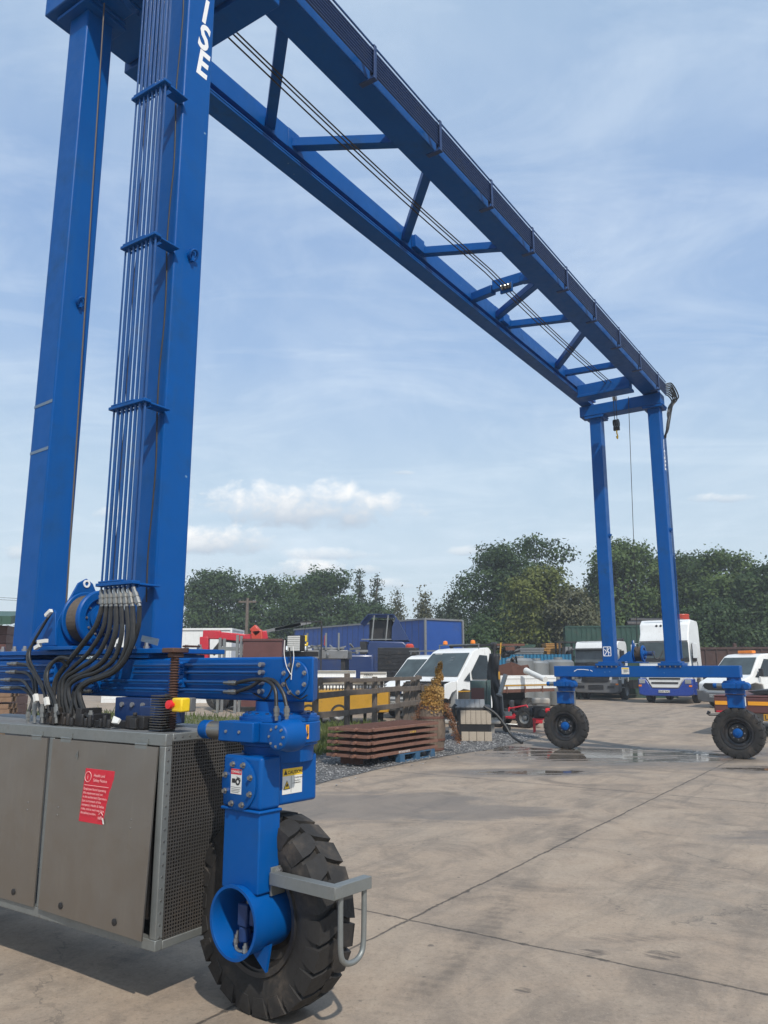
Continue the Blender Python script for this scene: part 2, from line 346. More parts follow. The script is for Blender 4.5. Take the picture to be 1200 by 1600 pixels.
    h = t.math('ADD', t.math('MULTIPLY', fine, .25), t.math('MULTIPLY', med, .5)); h = t.math('SUBTRACT', h, t.math('MULTIPLY', jm, 2.2)); h = t.math('SUBTRACT', h, t.math('MULTIPLY', spots, .3))
    bn = t.node('ShaderNodeBump', {'Height': h, 'Strength': t.math('SUBTRACT', .45, t.math('MULTIPLY', wet, .44))}); bn.inputs['Distance'].default_value = .008
    t.l.new(bn.outputs[0], b.inputs['Normal'])
    MATS['concrete_yard'] = m
ground_mat()
def gravel_mat():
    m, t, b = principled('gravel'); P = objvec(t, True)
    vo = t.node('ShaderNodeTexVoronoi', {'Vector': P}); vo.inputs['Scale'].default_value = 32
    g = t.node('ShaderNodeSeparateColor', {0: vo.outputs['Color']}).outputs[0]
    c = t.mix(g, (.085, .085, .085), (.27, .265, .26)); c = t.mix(t.ramp(vo.outputs['Distance'], .3, .6, 0, .8), c, (.03, .03, .03))
    t.set(b.inputs['Base Color'], c); b.inputs['Roughness'].default_value = .9
    bn = t.node('ShaderNodeBump', {'Height': t.math('SUBTRACT', 1.0, vo.outputs['Distance'])}); bn.inputs['Strength'].default_value = .9; bn.inputs['Distance'].default_value = .02
    t.l.new(bn.outputs[0], b.inputs['Normal']); MATS['gravel'] = m
    m, t, b = principled('stone_chip'); rnd = t.node('ShaderNodeNewGeometry').outputs['Random Per Island']
    t.set(b.inputs['Base Color'], t.mix(rnd, (.09, .09, .092), (.34, .335, .33))); b.inputs['Roughness'].default_value = .85; MATS['stone_chip'] = m
    m, t, b = principled('soil'); P = objvec(t, True)
    t.set(b.inputs['Base Color'], t.mix(t.noise(P, 1.5, 6), (.07, .085, .03), (.13, .12, .06))); b.inputs['Roughness'].default_value = .95; MATS['soil'] = m
gravel_mat()

# ------------------------------------------------------------------ mesh helper
SPLIT = {'bolt', 'hose_fitting', 'gusset', 'pipe_nut', 'rivet', 'cable_tag', 'wheel_nut', 'latch', 'headlight', 'roof_lamp', 'insulator', 'tape', 'scratch', 'hinge', 'pin_lug'}
class MB:
    def __init__(s): s.v = []; s.f = []; s.k = []
    def add(s, vs, fs, mtx=None):
        o = len(s.v); s.k.append((o, len(s.f)))
        s.v += [tuple(mtx @ Vector(p)) if mtx is not None else tuple(p) for p in vs]
        s.f += [tuple(i+o for i in f) for f in fs]; return s
    def box(s, a, b, mtx=None):
        x0, y0, z0 = a; x1, y1, z1 = b
        vs = [(x0,y0,z0),(x1,y0,z0),(x1,y1,z0),(x0,y1,z0),(x0,y0,z1),(x1,y0,z1),(x1,y1,z1),(x0,y1,z1)]
        return s.add(vs, [(0,3,2,1),(4,5,6,7),(0,1,5,4),(1,2,6,5),(2,3,7,6),(3,0,4,7)], mtx)
    def cbox(s, c, size, mtx=None):
        return s.box([c[i]-size[i]/2 for i in range(3)], [c[i]+size[i]/2 for i in range(3)], mtx)
    def bar(s, p, q, w, h, up=(0,0,1)):
        p, q = Vector(p), Vector(q); d = (q-p); L = d.length; d.normalize()
        up = Vector(up); sd = d.cross(up)
        if sd.length < 1e-3: sd = d.cross(Vector((1,0,0)))
        sd.normalize(); up = sd.cross(d)
        m = Matrix((( d.x, sd.x, up.x, p.x),(d.y, sd.y, up.y, p.y),(d.z, sd.z, up.z, p.z),(0,0,0,1)))
        return s.box((0,-w/2,-h/2), (L,w/2,h/2), m)
    def tube(s, pts, r, n=8, cap=True):
        pts = [Vector(p) for p in pts]; rings = []; prev = None
        for i, p in enumerate(pts):
            d = (pts[min(i+1,len(pts)-1)]-pts[max(i-1,0)]).normalized()
            if prev is None:
                a = Vector((0,0,1)) if abs(d.z) < .9 else Vector((1,0,0)); x = d.cross(a).normalized()
            else:
                x = (prev - d*prev.dot(d)).normalized()
            prev = x; y = d.cross(x); rr = r[i] if isinstance(r, (list, tuple)) else r
            rings.append([p+x*math.cos(2*math.pi*k/n)*rr+y*math.sin(2*math.pi*k/n)*rr for k in range(n)])
        vs = [q for rg in rings for q in rg]; fs = []
        for i in range(len(rings)-1):
            for k in range(n): fs.append((i*n+k, i*n+(k+1)%n, (i+1)*n+(k+1)%n, (i+1)*n+k))
        if cap: fs.append(tuple(range(n-1,-1,-1))); fs.append(tuple((len(rings)-1)*n+k for k in range(n)))
        return s.add(vs, fs)
    def cyl(s, p, q, r, n=20): return s.tube([p, q], r, n)
    def lathe(s, prof, origin, axis, n=32, a0=0, a1=None, closed=False):
        """prof: (offset along axis, radius)"""
        o = Vector(origin); ax = Vector(axis).normalized(); t = Vector((0,0,1)) if abs(ax.z) < .9 else Vector((1,0,0))
        x = ax.cross(t).normalized(); y = ax.cross(x); vs = []; fs = []; m = len(prof)
        for k in range(n):
            th = 2*math.pi*k/n; e = x*math.cos(th)+y*math.sin(th)
            for (h, r) in prof: vs.append(o+ax*h+e*r)
        for k in range(n):
            k2 = (k+1) % n
            for j in range(m-1 if not closed else m):
                j2 = (j+1) % m; fs.append((k*m+j, k*m+j2, k2*m+j2, k2*m+j))
        return s.add(vs, fs)
    def prism(s, poly, axis, a, b, hw=None):
        """poly: 2D outline; axis 'x' -> (y,z) outline extruded along x, 'y' -> (x,z), 'z' -> (x,y)"""
        n = len(poly); vs = []
        for t in (a, b):
            for (p, q) in poly:
                tt = t
                if hw: tt = t*hw(p, q)
                vs.append({'x': (tt, p, q), 'y': (p, tt, q), 'z': (p, q, tt)}[axis])
        fs = [tuple(range(n)), tuple(range(2*n-1, n-1, -1))]+[(i, (i+1)%n, n+(i+1)%n, n+i) for i in range(n)]
        return s.add(vs, fs)
    def poly(s, pts, thick=None):
        """flat plate through pts, thickened along its normal"""
        pts = [Vector(p) for p in pts]; n = len(pts); nn = Vector((0,0,0))
        for i in range(n): nn += pts[i].cross(pts[(i+1)%n])
        nn.normalize(); th = thick or .006
        vs = pts+[p+nn*th for p in pts]
        fs = [tuple(range(n-1,-1,-1)), tuple(range(n,2*n))]+[(i,(i+1)%n,n+(i+1)%n,n+i) for i in range(n)]
        return s.add(vs, fs)
    def build(s, name, m, parent=None, smooth=True, bevel=0, seg=2, label=None, ang=35, weld=False, split=None):
        if split is None: split = name in SPLIT
        if split and len(s.k) > 1:
            ks = s.k+[(len(s.v), len(s.f))]; first = None
            for i in range(len(s.k)):
                q = MB(); (v0, f0), (v1, f1) = ks[i], ks[i+1]; q.v = s.v[v0:v1]; q.f = [tuple(j-v0 for j in f) for f in s.f[f0:f1]]; q.k = [(0, 0)]
                o = q.build(name, m, parent, smooth, bevel, seg, label, ang, weld, False); first = first or o
            return first
        me = bpy.data.meshes.new(name); me.from_pydata(s.v, [], s.f)
        if len(s.f) < 60000:
            bm = bmesh.new(); bm.from_mesh(me)
            if weld: bmesh.ops.remove_doubles(bm, verts=bm.verts, dist=1e-4)
            bmesh.ops.recalc_face_normals(bm, faces=bm.faces); bm.to_mesh(me); bm.free()
        if smooth and len(me.polygons):
            me.shade_smooth(); me.set_sharp_from_angle(angle=R(ang))
        me.materials.append(M(m) if isinstance(m, str) else m)
        o = bpy.data.objects.new(name, me); COL.objects.link(o)
        if parent: o.parent = parent
        if bevel:
            bv = o.modifiers.new('bevel', 'BEVEL'); bv.width = bevel; bv.segments = seg; bv.limit_method = 'ANGLE'; bv.angle_limit = R(40); bv.harden_normals = False
        if label: o['label'] = label
        return o
def tag(o, label=None, cat=None, group=None, kind=None):
    if label: o['label'] = label
    if cat: o['category'] = cat
    if group: o['group'] = group
    if kind: o['kind'] = kind
    return o
def thing(name, label, cat, loc=(0,0,0), rz=0, group=None):
    o = bpy.data.objects.new(name, None); COL.objects.link(o); o.location = loc; o.rotation_euler = (0, 0, rz); o.empty_display_size = .2
    return tag(o, label, cat, group)
def copy_tree(o, parent=None, **kw):
    c = o.copy(); COL.objects.link(c); c.parent = parent
    for k, v in kw.items(): c[k] = v
    for ch in list(o.children): copy_tree(ch, c)
    return c
def curve_pts(ctrl, n=8):
    """Catmull-Rom through control points"""
    P = [Vector(p) for p in ctrl]; P = [P[0]*2-P[1]]+P+[P[-1]*2-P[-2]]; res = []
    for i in range(1, len(P)-2):
        for k in range(n):
            t = k/n; a, b, c_, d = P[i-1], P[i], P[i+1], P[i+2]
            res.append(.5*((2*b)+(c_-a)*t+(2*a-5*b+4*c_-d)*t*t+(3*b-a-3*c_+d)*t**3))
    res.append(P[-2]); return res
def text_mesh(name, items, m, parent, origin, xd, yd, label=None, th=.0015, bold=0.0, xs=1.0):
    """items: (string, x, y, size, align[, shear]) laid out in the plane origin, xd, yd"""
    vs, fs = [], []; xd = Vector(xd).normalized(); yd = Vector(yd).normalized(); nd = xd.cross(yd); o0 = Vector(origin)
    for it in items:
        st, x, y, sz, al = it[:5]
        cu = bpy.data.curves.new('t', 'FONT'); cu.body = st; cu.size = sz; cu.align_x = al; cu.extrude = 0; cu.offset = bold*sz
        if len(it) > 5: cu.shear = it[5]
        cu.resolution_u = 3
        ob = bpy.data.objects.new('t', cu); COL.objects.link(ob); bpy.context.view_layer.update()
        me = bpy.data.meshes.new_from_object(ob.evaluated_get(bpy.context.evaluated_depsgraph_get()))
        k = len(vs)
        for v in me.vertices: vs.append(tuple(o0+xd*(v.co.x*xs+x)+yd*(v.co.y+y)+nd*th))
        for p in me.polygons: fs.append(tuple(i+k for i in p.vertices))
        bpy.data.objects.remove(ob); bpy.data.curves.remove(cu); bpy.data.meshes.remove(me)
    me = bpy.data.meshes.new(name); me.from_pydata(vs, [], fs); me.materials.append(M(m))
    o = bpy.data.objects.new(name, me); COL.objects.link(o); o.parent = parent
    if label: o['label'] = label
    return o
# ================================================================== SETTING
def sheet(name, pts, z, m, kind='structure'):
    me = bpy.data.meshes.new(name); me.from_pydata([(p[0], p[1], z) for p in pts], [], [tuple(range(len(pts)))])
    me.materials.append(M(m)); o = bpy.data.objects.new(name, me); COL.objects.link(o); tag(o, kind=kind); return o
sheet('concrete_yard', [(-400,-60),(400,-60),(400,700),(-400,700)], 0, 'concrete_yard')
gr_edge = [G(*p) for p in ((380,1262),(490,1228),(520,1219),(560,1210),(600,1200),(640,1192),(700,1181),(760,1172),(810,1161),(850,1150))]
gpoly = [(-3.41, 10.49)]+[(p.x, p.y) for p in gr_edge]+[(3.22, 21.2), (.6, 21.8), (-2.0, 15.9), (-4.42, 12.9)]
sheet('gravel_strip', gpoly, .004, 'gravel')
sheet('grass_verge', [(-4.62, 12.5), (-2.06, 13.67), (-.6, 16.37), (1.21, 21.7), (-8, 29), (-22, 33), (-22, 19.3), (-9, 15.4)], .008, 'soil')
def in_poly(x, y, poly):
    c = False; n = len(poly)
    for i in range(n):
        x0, y0 = poly[i]; x1, y1 = poly[(i+1)%n]
        if (y0 > y) != (y1 > y) and x < (x1-x0)*(y-y0)/(y1-y0)+x0: c = not c
    return c
def scatter_chips():
    rnd = random.Random(3); mb = MB(); cnt = 0
    ico = [(0,0,1),(.9,0,.2),(.28,.85,.2),(-.73,.53,.2),(-.73,-.53,.2),(.28,-.85,.2),(0,0,-.5)]
    fs = [(0,1,2),(0,2,3),(0,3,4),(0,4,5),(0,5,1),(6,2,1),(6,3,2),(6,4,3),(6,5,4),(6,1,5)]
    while cnt < 7500:
        x = rnd.uniform(-3.4, 4.2); y = rnd.uniform(10.4, 20.5)
        spill = in_poly(x, y, gpoly)
        if not spill:
            if rnd.random() > .06 or not in_poly(x-.2, y+.45, gpoly): continue
        s = rnd.uniform(.008, .021)*(1+ (y-11)*.03); h = s*rnd.uniform(.5, .9)
        a = rnd.uniform(0, 6.28); ca, sa = math.cos(a), math.sin(a)
        vs = []
        for (p, q, r_) in ico:
            k = s*rnd.uniform(.75, 1.25); vs.append((x+(p*ca-q*sa)*k, y+(p*sa+q*ca)*k, .006+h*.5+r_*h))
        mb.add(vs, fs); cnt += 1
    tag(mb.build('gravel_stones', 'stone_chip', smooth=False), kind='stuff')
scatter_chips()
def grass():
    rnd = random.Random(5); vs = []; fs = []
    gp = [(-4.62, 12.5), (-2.06, 13.67), (-.6, 16.37), (1.21, 21.7), (-8, 29), (-22, 33), (-22, 19.3), (-9, 15.4)]
    cnt = 0
    while cnt < 26000:
        if rnd.random() < .55: x = rnd.uniform(-4.6, 1.4); y = rnd.uniform(12.4, 22)
        else: x = rnd.uniform(-22, 0); y = rnd.uniform(14, 33)
        if not in_poly(x, y, gp): continue
        near = rnd.random()
        h = rnd.uniform(.05, .22)*(1.6 if rnd.random() < .12 else 1); wd = rnd.uniform(.006, .014)*(1+y*.02)
        a = rnd.uniform(0, 6.28); lx, ly = rnd.uniform(-.09, .09), rnd.uniform(-.09, .09); ca, sa = math.cos(a)*wd, math.sin(a)*wd
        o = len(vs); vs += [(x-ca, y-sa, .005), (x+ca, y+sa, .005), (x+lx*.5+ca*.7, y+ly*.5+sa*.7, h*.6), (x+lx*.5-ca*.7, y+ly*.5-sa*.7, h*.6), (x+lx*1.3, y+ly*1.3, h)]
        fs += [(o, o+1, o+2, o+3), (o+3, o+2, o+4)]; cnt += 1
    me = bpy.data.meshes.new('grass'); me.from_pydata(vs, [], fs); me.materials.append(M('grass_blade'))
    o = bpy.data.objects.new('grass', me); COL.objects.link(o); tag(o, kind='stuff')
grass()

# ================================================================== GANTRY CRANE
crane = thing('gantry_crane', 'huge blue rubber tyred gantry crane spanning the whole yard', 'gantry crane', (OX, OY, 0), ANG)
SPAN = 12.70
def cr(name, mb, m, **kw): return mb.build(name, m, kw.pop('parent', crane), **kw)
def bolts(mb, c, axis, rad, n, r=.011, h=.014, a0=0):
    ax = Vector(axis).normalized(); t = Vector((0,0,1)) if abs(ax.z) < .9 else Vector((1,0,0)); x = ax.cross(t).normalized(); y = ax.cross(x); c = Vector(c)
    for k in range(n):
        th = a0+2*math.pi*k/n; p = c+x*math.cos(th)*rad+y*math.sin(th)*rad
        mb.lathe([(0, 0), (0, r*1.5), (h*.25, r*1.5), (h*.25, r), (h, r), (h, 0)], p, ax, 6)
# --- sill beams
def sill(u0, u1, v0, v1, near):
    vb_ = .0 if near else v0
    s = cr('sill_beam', MB().prism([(u0, v0), (u1, vb_), (u1, v1), (u0, v1)], 'z', 1.44, 1.66), 'blue_paint', bevel=.012, seg=3)
    e = MB()
    if near:
        c = (u0, v0+.115, 1.553); e.lathe([(0, 0), (0, .088), (-.006, .090), (-.010, .086), (-.010, 0)], c, (1,0,0), 40)
        e.build('cover_plate', 'blue_paint', s)
        b = MB(); bolts(b, (u0-.009, v0+.115, 1.553), (-1,0,0), .072, 8, .0085, .012, .4); b.build('bolt', 'steel_bolt', s)
    # weld-on end cap rim
    return s
silln = sill(.03, .27, -.165, 3.72, True); sillf = sill(SPAN+.03, SPAN+.30, .065, 3.66, False)
plate = MB()
for (uc, vc) in ((.262, 1.295), (.262, 2.53)):
    plate.box((uc-.24, vc-.24, 1.662), (uc+.20, vc+.24, 1.686))
plate.box((.01, .90, 1.688), (.48, 2.86, 1.716))
pb = cr('base_plate', plate, 'blue_paint', bevel=.004)
b = MB()
for vc in (1.295, 2.53):
    for dv in (-.19, -.07, .07, .19):
        for du in (-.215, .2): b.lathe([(0, 0), (0, .018), (.016, .018), (.016, .012), (.035, .011), (.035, 0)], (.262+du, vc+dv, 1.716), (0,0,1), 6)
b.build('bolt', 'steel_bolt', pb)
plate = MB(); b = MB()
for vc in (1.295, 2.53):
    plate.box((SPAN+.0, vc-.23, 1.662), (SPAN+.45, vc+.23, 1.71)); plate.box((SPAN+.03, vc-.18, 1.711), (SPAN+.42, vc+.18, 1.745))
    for dv in (-.19, -.1, 0, .1, .19): b.lathe([(0, 0), (0, .014), (-.03, .012), (-.03, 0)], (SPAN+.015, vc+dv, 1.66), (0,0,1), 6)
pf = cr('base_plate', plate, 'blue_paint', bevel=.004); b.build('bolt', 'steel_bolt', pf)
# --- legs
legs = {}
for key, (u, v) in dict(nr=(.139, 1.174), nl=(.139, 2.409), fr=(SPAN+.139, 1.174), fl=(SPAN+.139, 2.409)).items():
    legs[key] = cr('leg', MB().box((u, v, 1.70), (u+.246, v+.242, 6.95)), 'blue_paint', bevel=.014, seg=3)
    c = MB().box((u-.07, v-.07, 6.90), (u+.32, v+.32, 6.93)).box((u-.05, v-.09, 6.932), (u+.30, v+.34, 6.96))
    cap = c.build('cap_plate', 'blue_paint', legs[key], bevel=.004)
    # lifting ring on the side face
    zz = 4.36 if key[0] == 'n' else 4.34
    lg = MB().lathe([(0, 0), (0, .035), (-.014, .035), (-.014, 0)], (u+.14, v, zz), (0,1,0), 20)
    lg.tube([(u+.14+math.cos(a)*.030, v-.030-math.sin(a)*.018, zz+math.sin(a)*.030) for a in [k*math.pi/8 for k in range(17)]], .009, 8)
    lg.box((u+.130, v-.03, zz-.045), (u+.150, v-.0, zz+.045))
    lg.build('lifting_ring', 'blue_paint', legs[key])
# tape bands on the far near-side leg
tp = MB()
for z0 in (3.52, 3.16):
    tp.poly([(.1365, 2.42, z0), (.1365, 2.645, z0-.012), (.1365, 2.645, z0+.010), (.1365, 2.42, z0+.024)], .0012)
tp.build('tape', 'silver_tape', legs['nl'])
# a torn strip of tape stuck low on the right leg
MB().poly([Vector((.12, 1.24, 1.80)), Vector((.115, 1.08, 1.775)), Vector((.11, 1.085, 1.735)), Vector((.12, 1.25, 1.765))], .003).build('tape', 'silver_tape', legs['nr'])
for key, du in (('nr', 0), ('fr', 0)):
    u0 = (.139 if key == 'nr' else SPAN+.139); its = []
    for i, ch in enumerate('ESI'):
        its.append((ch, .0, i*.222, .29, 'CENTER', .18))
    text_mesh('lettering', its, 'white_mark', legs[key], (u0+.145, 1.174, VV(314, 117, 1.174).z if key == 'nr' else 5.60), (1,0,0), (0,0,1), bold=.03, xs=.74)
# square emblem on the far left leg
em = MB(); cy, cz, s_ = 2.545, 1.95, .075
for a_, b_ in (((cy-s_, cz-s_*1.2), (cy+s_, cz-s_*1.2)), ((cy+s_, cz-s_*1.2), (cy+s_, cz+s_*1.2)), ((cy+s_, cz+s_*1.2), (cy-s_, cz+s_*1.2)), ((cy-s_, cz+s_*1.2), (cy-s_, cz-s_*1.2)),
               ((cy+.06, cz-.08), (cy-.05, cz+.07)), ((cy+.02, cz+.0), (cy+.055, cz+.045)), ((cy-.01, cz+.01), (cy-.055, cz-.035)), ((cy-.02, cz-.01), (cy-.03, cz-.085)), ((cy+.0, cz+.02), (cy-.01, cz+.09))):
    em.bar((SPAN+.136, a_[0], a_[1]), (SPAN+.136, b_[0], b_[1]), .004, .014, (0,0,1) if a_[0] != b_[0] else (0,1,0))
em.build('emblem', 'white_mark', legs['fl'])
# --- crossheads
ch = MB().box((.02, 1.12, 6.962), (.42, 2.84, 7.20)).box((.425, 1.18, 7.02), (.80, 2.76, 7.18)).box((.805, 1.14, 6.97), (1.05, 2.82, 7.195))
cr('crosshead', ch, 'blue_paint', bevel=.01)
ch = MB().box((SPAN+.08, 1.12, 6.962), (SPAN+.40, 2.84, 7.20))
cr('crosshead', ch, 'blue_paint', bevel=.01)
ch = MB().box((SPAN-.80, 1.485, 7.14), (SPAN-.62, 2.56, 7.36)).box((SPAN-.84, 1.485, 7.08), (SPAN-.50, 2.56, 7.135))
cr('cross_beam', ch, 'blue_paint', bevel=.008)
# --- girders
g = MB().box((.10, 1.20, 7.252), (SPAN+.42, 1.46, 7.56)).box((.10, 1.172, 7.225), (SPAN+.44, 1.484, 7.250))
cr('girder', g, 'blue_paint', bevel=.005)
g = MB().box((.10, 2.565, 7.212), (SPAN+.44, 2.805, 7.24)).box((.10, 2.67, 7.241), (SPAN+.42, 2.71, 7.355)).box((.10, 2.585, 7.356), (SPAN+.44, 2.785, 7.60))
g.box((.10, 2.560, 7.241), (SPAN+.44, 2.573, 7.262))
gl = cr('girder', g, 'blue_paint', bevel=.005)
gs = MB()
for u in (2.53, 2.9, 5.3, 5.7, 8.2, 8.6, 10.9, 11.3):
    gs.box((u-.09, 2.579, 7.358), (u+.09, 2.5845, 7.598)); 
for u in (5.55, 8.4): gs.box((u-.12, 2.51, 7.38), (u+.12, 2.5785, 7.56))
gs.build('gusset', 'blue_paint', gl, bevel=.004)
for (ur, ul) in ((1.45, 2.53), (3.42, 2.92), (4.0, 5.3), (6.05, 5.72), (7.25, 8.2), (8.72, 8.62), (9.28, 10.9), (11.15, 11.32)):
    cr('brace', MB().bar((ur, 1.455, 7.33), (ul, 2.60, 7.45), .11, .11), 'blue_paint', bevel=.006)
# rope guide beam in the middle
gb = MB().bar((7.3, 2.60, 7.40), (7.16, 2.16, 7.36), .12, .13).bar((7.14, 2.15, 7.40), (7.14, 1.66, 7.40), .10, .16).bar((7.14, 1.67, 7.38), (7.1, 1.455, 7.34), .13, .12)
gb.box((7.05, 1.80, 7.20), (7.09, 2.0, 7.36)); cr('guide_beam', gb, 'blue_paint', bevel=.006)
rg = MB()
for dv in (-.07, -.02, .04): rg.lathe([(-.02, .0), (-.02, .045), (0, .03), (.02, .045), (.02, 0)], (7.03, 1.90+dv, 7.28), (0,1,0), 18)
cr('rope_sheave', rg, 'fitting')
# hoisting ropes
for (dv, z0, z1, uu0, uu1) in ((-.05, 7.26, 7.29, 1.0, 11.95), (.03, 7.31, 7.33, 1.0, 11.95), (.07, 7.28, 7.30, 1.0, 11.95)):
    n = 24; pts = []
    for k in range(n+1):
        t = k/n; seg = (t*2) % 1.0 if t < 1 else 1.0
        pts.append((uu0+(uu1-uu0)*t, 1.90+dv, z0+(z1-z0)*t-.05*math.sin(math.pi*seg)))
    cr('hoist_rope', MB().tube(pts, .0085, 6), 'black_rope')
# drop ropes, hook block and sheaves at the far end
blk = UU(963, 663, SPAN-.35)
hb = MB()
for dv in (-.045, 0, .045): hb.lathe([(-.006, 0), (-.006, .085), (.006, .085), (.006, 0)], (blk.x, blk.y+dv, blk.z+.02), (0,1,0), 20)
hb.box((blk.x-.03, blk.y-.06, blk.z-.13), (blk.x+.03, blk.y+.06, blk.z-.06))
hbo = cr('hook_block', hb, 'dark_metal')
hk = MB().tube(curve_pts([(blk.x, blk.y, blk.z-.13), (blk.x, blk.y, blk.z-.19), (blk.x+.045, blk.y, blk.z-.24), (blk.x+.02, blk.y, blk.z-.30), (blk.x-.04, blk.y, blk.z-.27)], 6), .014, 8)
hk.build('hook', 'label_yellow', hbo)
for dv in (-.02, .03): cr('hoist_rope', MB().tube([(blk.x, blk.y+dv, blk.z+.05), (blk.x, blk.y+dv, 7.14)], .007, 6), 'black_rope')
cr('rope_sheave', MB().lathe([(-.03, 0), (-.03, .07), (-.015, .055), (.015, .055), (.03, .07), (.03, 0)], (blk.x, blk.y, 7.10), (0,1,0), 20), 'fitting')
top = UU(984, 652, SPAN-.1); bot = Vector((SPAN+.04, 1.90, 2.0))
cr('hoist_rope', MB().tube([(top.x, top.y, 7.16), (bot.x, bot.y, bot.z)], .0065, 6), 'black_rope')
# trolley sheave under the near crosshead
cr('rope_sheave', MB().lathe([(-.03, 0), (-.03, .09), (-.012, .07), (.012, .07), (.03, .09), (.03, 0)], (.30, 2.05, 6.92), (0,1,0), 20).box((.2, 2.0, 6.86), (.4, 2.01, 6.96)).box((.2, 2.09, 6.86), (.4, 2.1, 6.96)), 'blue_paint')
rp0 = UU(97, 945, .02); cr('hoist_rope', MB().tube([VV(163, 5, 2.22), (.05, rp0.y, rp0.z)], .0055, 6), 'rope')
# --- pipes down the near right leg, with comb plates
NP = 8; pv = [1.432-.0425*i for i in range(NP)]; rads = [.0065, .0105, .0105, .0105, .0095, .0105, .013, .0075]
for i, v in enumerate(pv):
    cr('hydraulic_pipe', MB().tube([(-.05, v, 2.06), (-.05, v, 7.1)], rads[i], 8), 'blue_pipe')
for i, z in enumerate((5.47, 4.34, 3.22, 2.10)):
    m_ = MB().box((-.078, 1.11, z-.012), (-.022, 1.455, z+.008)); m_.box((-.021, 1.12, z-.014), (.138, 1.16, z-.002)); m_.box((-.021, 1.125, z-.03), (-.015, 1.445, z-.013))
    m_.box((.03, 1.161, z-.012), (.137, 1.22, z-.002)); m_.box((-.076, 1.215, z+.009), (-.024, 1.435, z+.02))
    cr('pipe_bracket', m_, 'blue_paint', bevel=.003)
# electric cable strapped to the leg front
cpts = [(.125, 1.225+.012*math.sin(k*1.7), 2.0+k*.30) for k in range(17)]
cr('cable', MB().tube(curve_pts(cpts, 4), .0048, 6), 'black_rope')
cpts = [(-.02, 1.36+.010*math.sin(k*2.3), 2.1+k*.22) for k in range(22)]
cr('cable', MB().tube(curve_pts(cpts, 4), .0048, 6), 'black_rope')
# --- pipes along the right girder
for i in range(NP):
    z = 7.185+i*.034
    cr('hydraulic_pipe', MB().tube([(.3, 1.055, z), (SPAN+.30, 1.055, z)], .0115, 8), 'blue_dark')
cr('hydraulic_pipe', MB().tube([(.3, 1.045, 7.468), (SPAN+.30, 1.045, 7.468)], .010, 8), 'blue_pipe')
bu = 1.02
while bu < SPAN+.3:
    mb_ = MB().box((bu-.02, 1.068, 7.115), (bu+.02, 1.080, 7.475)).box((bu-.022, 1.026, 7.115), (bu+.022, 1.036, 7.475)).box((bu-.03, 1.02, 7.10), (bu+.03, 1.199, 7.114)).box((bu-.025, 1.081, 7.44), (bu+.025, 1.199, 7.452))
    for i in range(NP): mb_.lathe([(-.008, 0), (-.008, .012), (0, .012), (0, 0)], (bu, 1.040, 7.185+i*.034), (0,1,0), 6)
    cr('pipe_bracket', mb_, 'blue_dark', bevel=.002); bu += 1.26
# hoses over the far top corner
for i in range(NP):
    z = 7.185+i*.034; o_ = .10+.035*i
    pts = curve_pts([(SPAN+.30, 1.055, z), (SPAN+.42, 1.045-.014*i, z+.02), (SPAN+.50+o_, 1.02-.03*(i%4), z-.04-.015*i), (SPAN+.50+o_*.75, 1.03+.045*(i%3), z-.26-.03*(i%3)), (SPAN+.44, 1.09, 6.70-.03*i), (SPAN+.425, 1.155+.01*i, 6.3)], 6)
    cr('hydraulic_hose', MB().tube(pts, .014, 7), 'black_hose')
    cr('hydraulic_pipe', MB().tube([(SPAN+.425, 1.155+.02*i, 6.3), (SPAN+.425, 1.155+.02*i, 1.8)], .009, 6), 'blue_pipe')
# --- pipes on the sill front
sp = [1.622, 1.583, 1.532, 1.488]
for i, z in enumerate(sp):
    v0 = .165 if i < 2 else .17
    cr('hydraulic_pipe', MB().tube([(.012, 1.45 if i > 1 else 1.16, z), (.012, v0, z)], .0085, 8), 'blue_pipe')
    cr('hydraulic_pipe', MB().tube([(.012, 1.95, z), (.012, 2.9, z)], .0085, 8), 'blue_pipe')
for v, za, zb in ((.745, 1.50, 1.64), (.815, 1.465, 1.56), (1.49, 1.465, 1.56), (1.93, 1.465, 1.64)):
    mb_ = MB().box((.0, v-.018, za), (.029, v+.018, zb))
    for z in sp:
        if za < z < zb: mb_.lathe([(-.02, 0), (-.02, .014), (0, .018), (0, 0)], (.0, v, z), (1,0,0), 10)
    cr('pipe_bracket', mb_, 'blue_paint', bevel=.003)
ft = MB()
for z in (1.622, 1.583, 1.532, 1.488): ft.lathe([(-.012, 0), (-.012, .012), (.018, .012), (.018, 0)], (.012, .165, z), (1,0,0), 8)
def fitting(mb, p, q, r):
    p, q = Vector(p), Vector(q); d = (q-p); L = d.length; d.normalize()
    mb.lathe([(0, 0), (0, r*.8), (L*.3, r*.8), (L*.3, r*1.15), (L*.5, r*1.15), (L*.5, r*.95), (L*.55, r*.95), (L*.55, r*1.25), (L*.85, r*1.25), (L*.85, r*.9), (L, r*.9), (L, 0)], p, d, 8)
def hose(pts, r=.0125, us=(-.05, -.12), ends=(None, None)):
    n = len(pts); P = [UU(p[0], p[1], us[0]+(us[1]-us[0])*i/(n-1)) for i, p in enumerate(pts)]
    cr('hydraulic_hose', MB().tube(curve_pts(P, 7), r, 9), 'black_hose'); return P
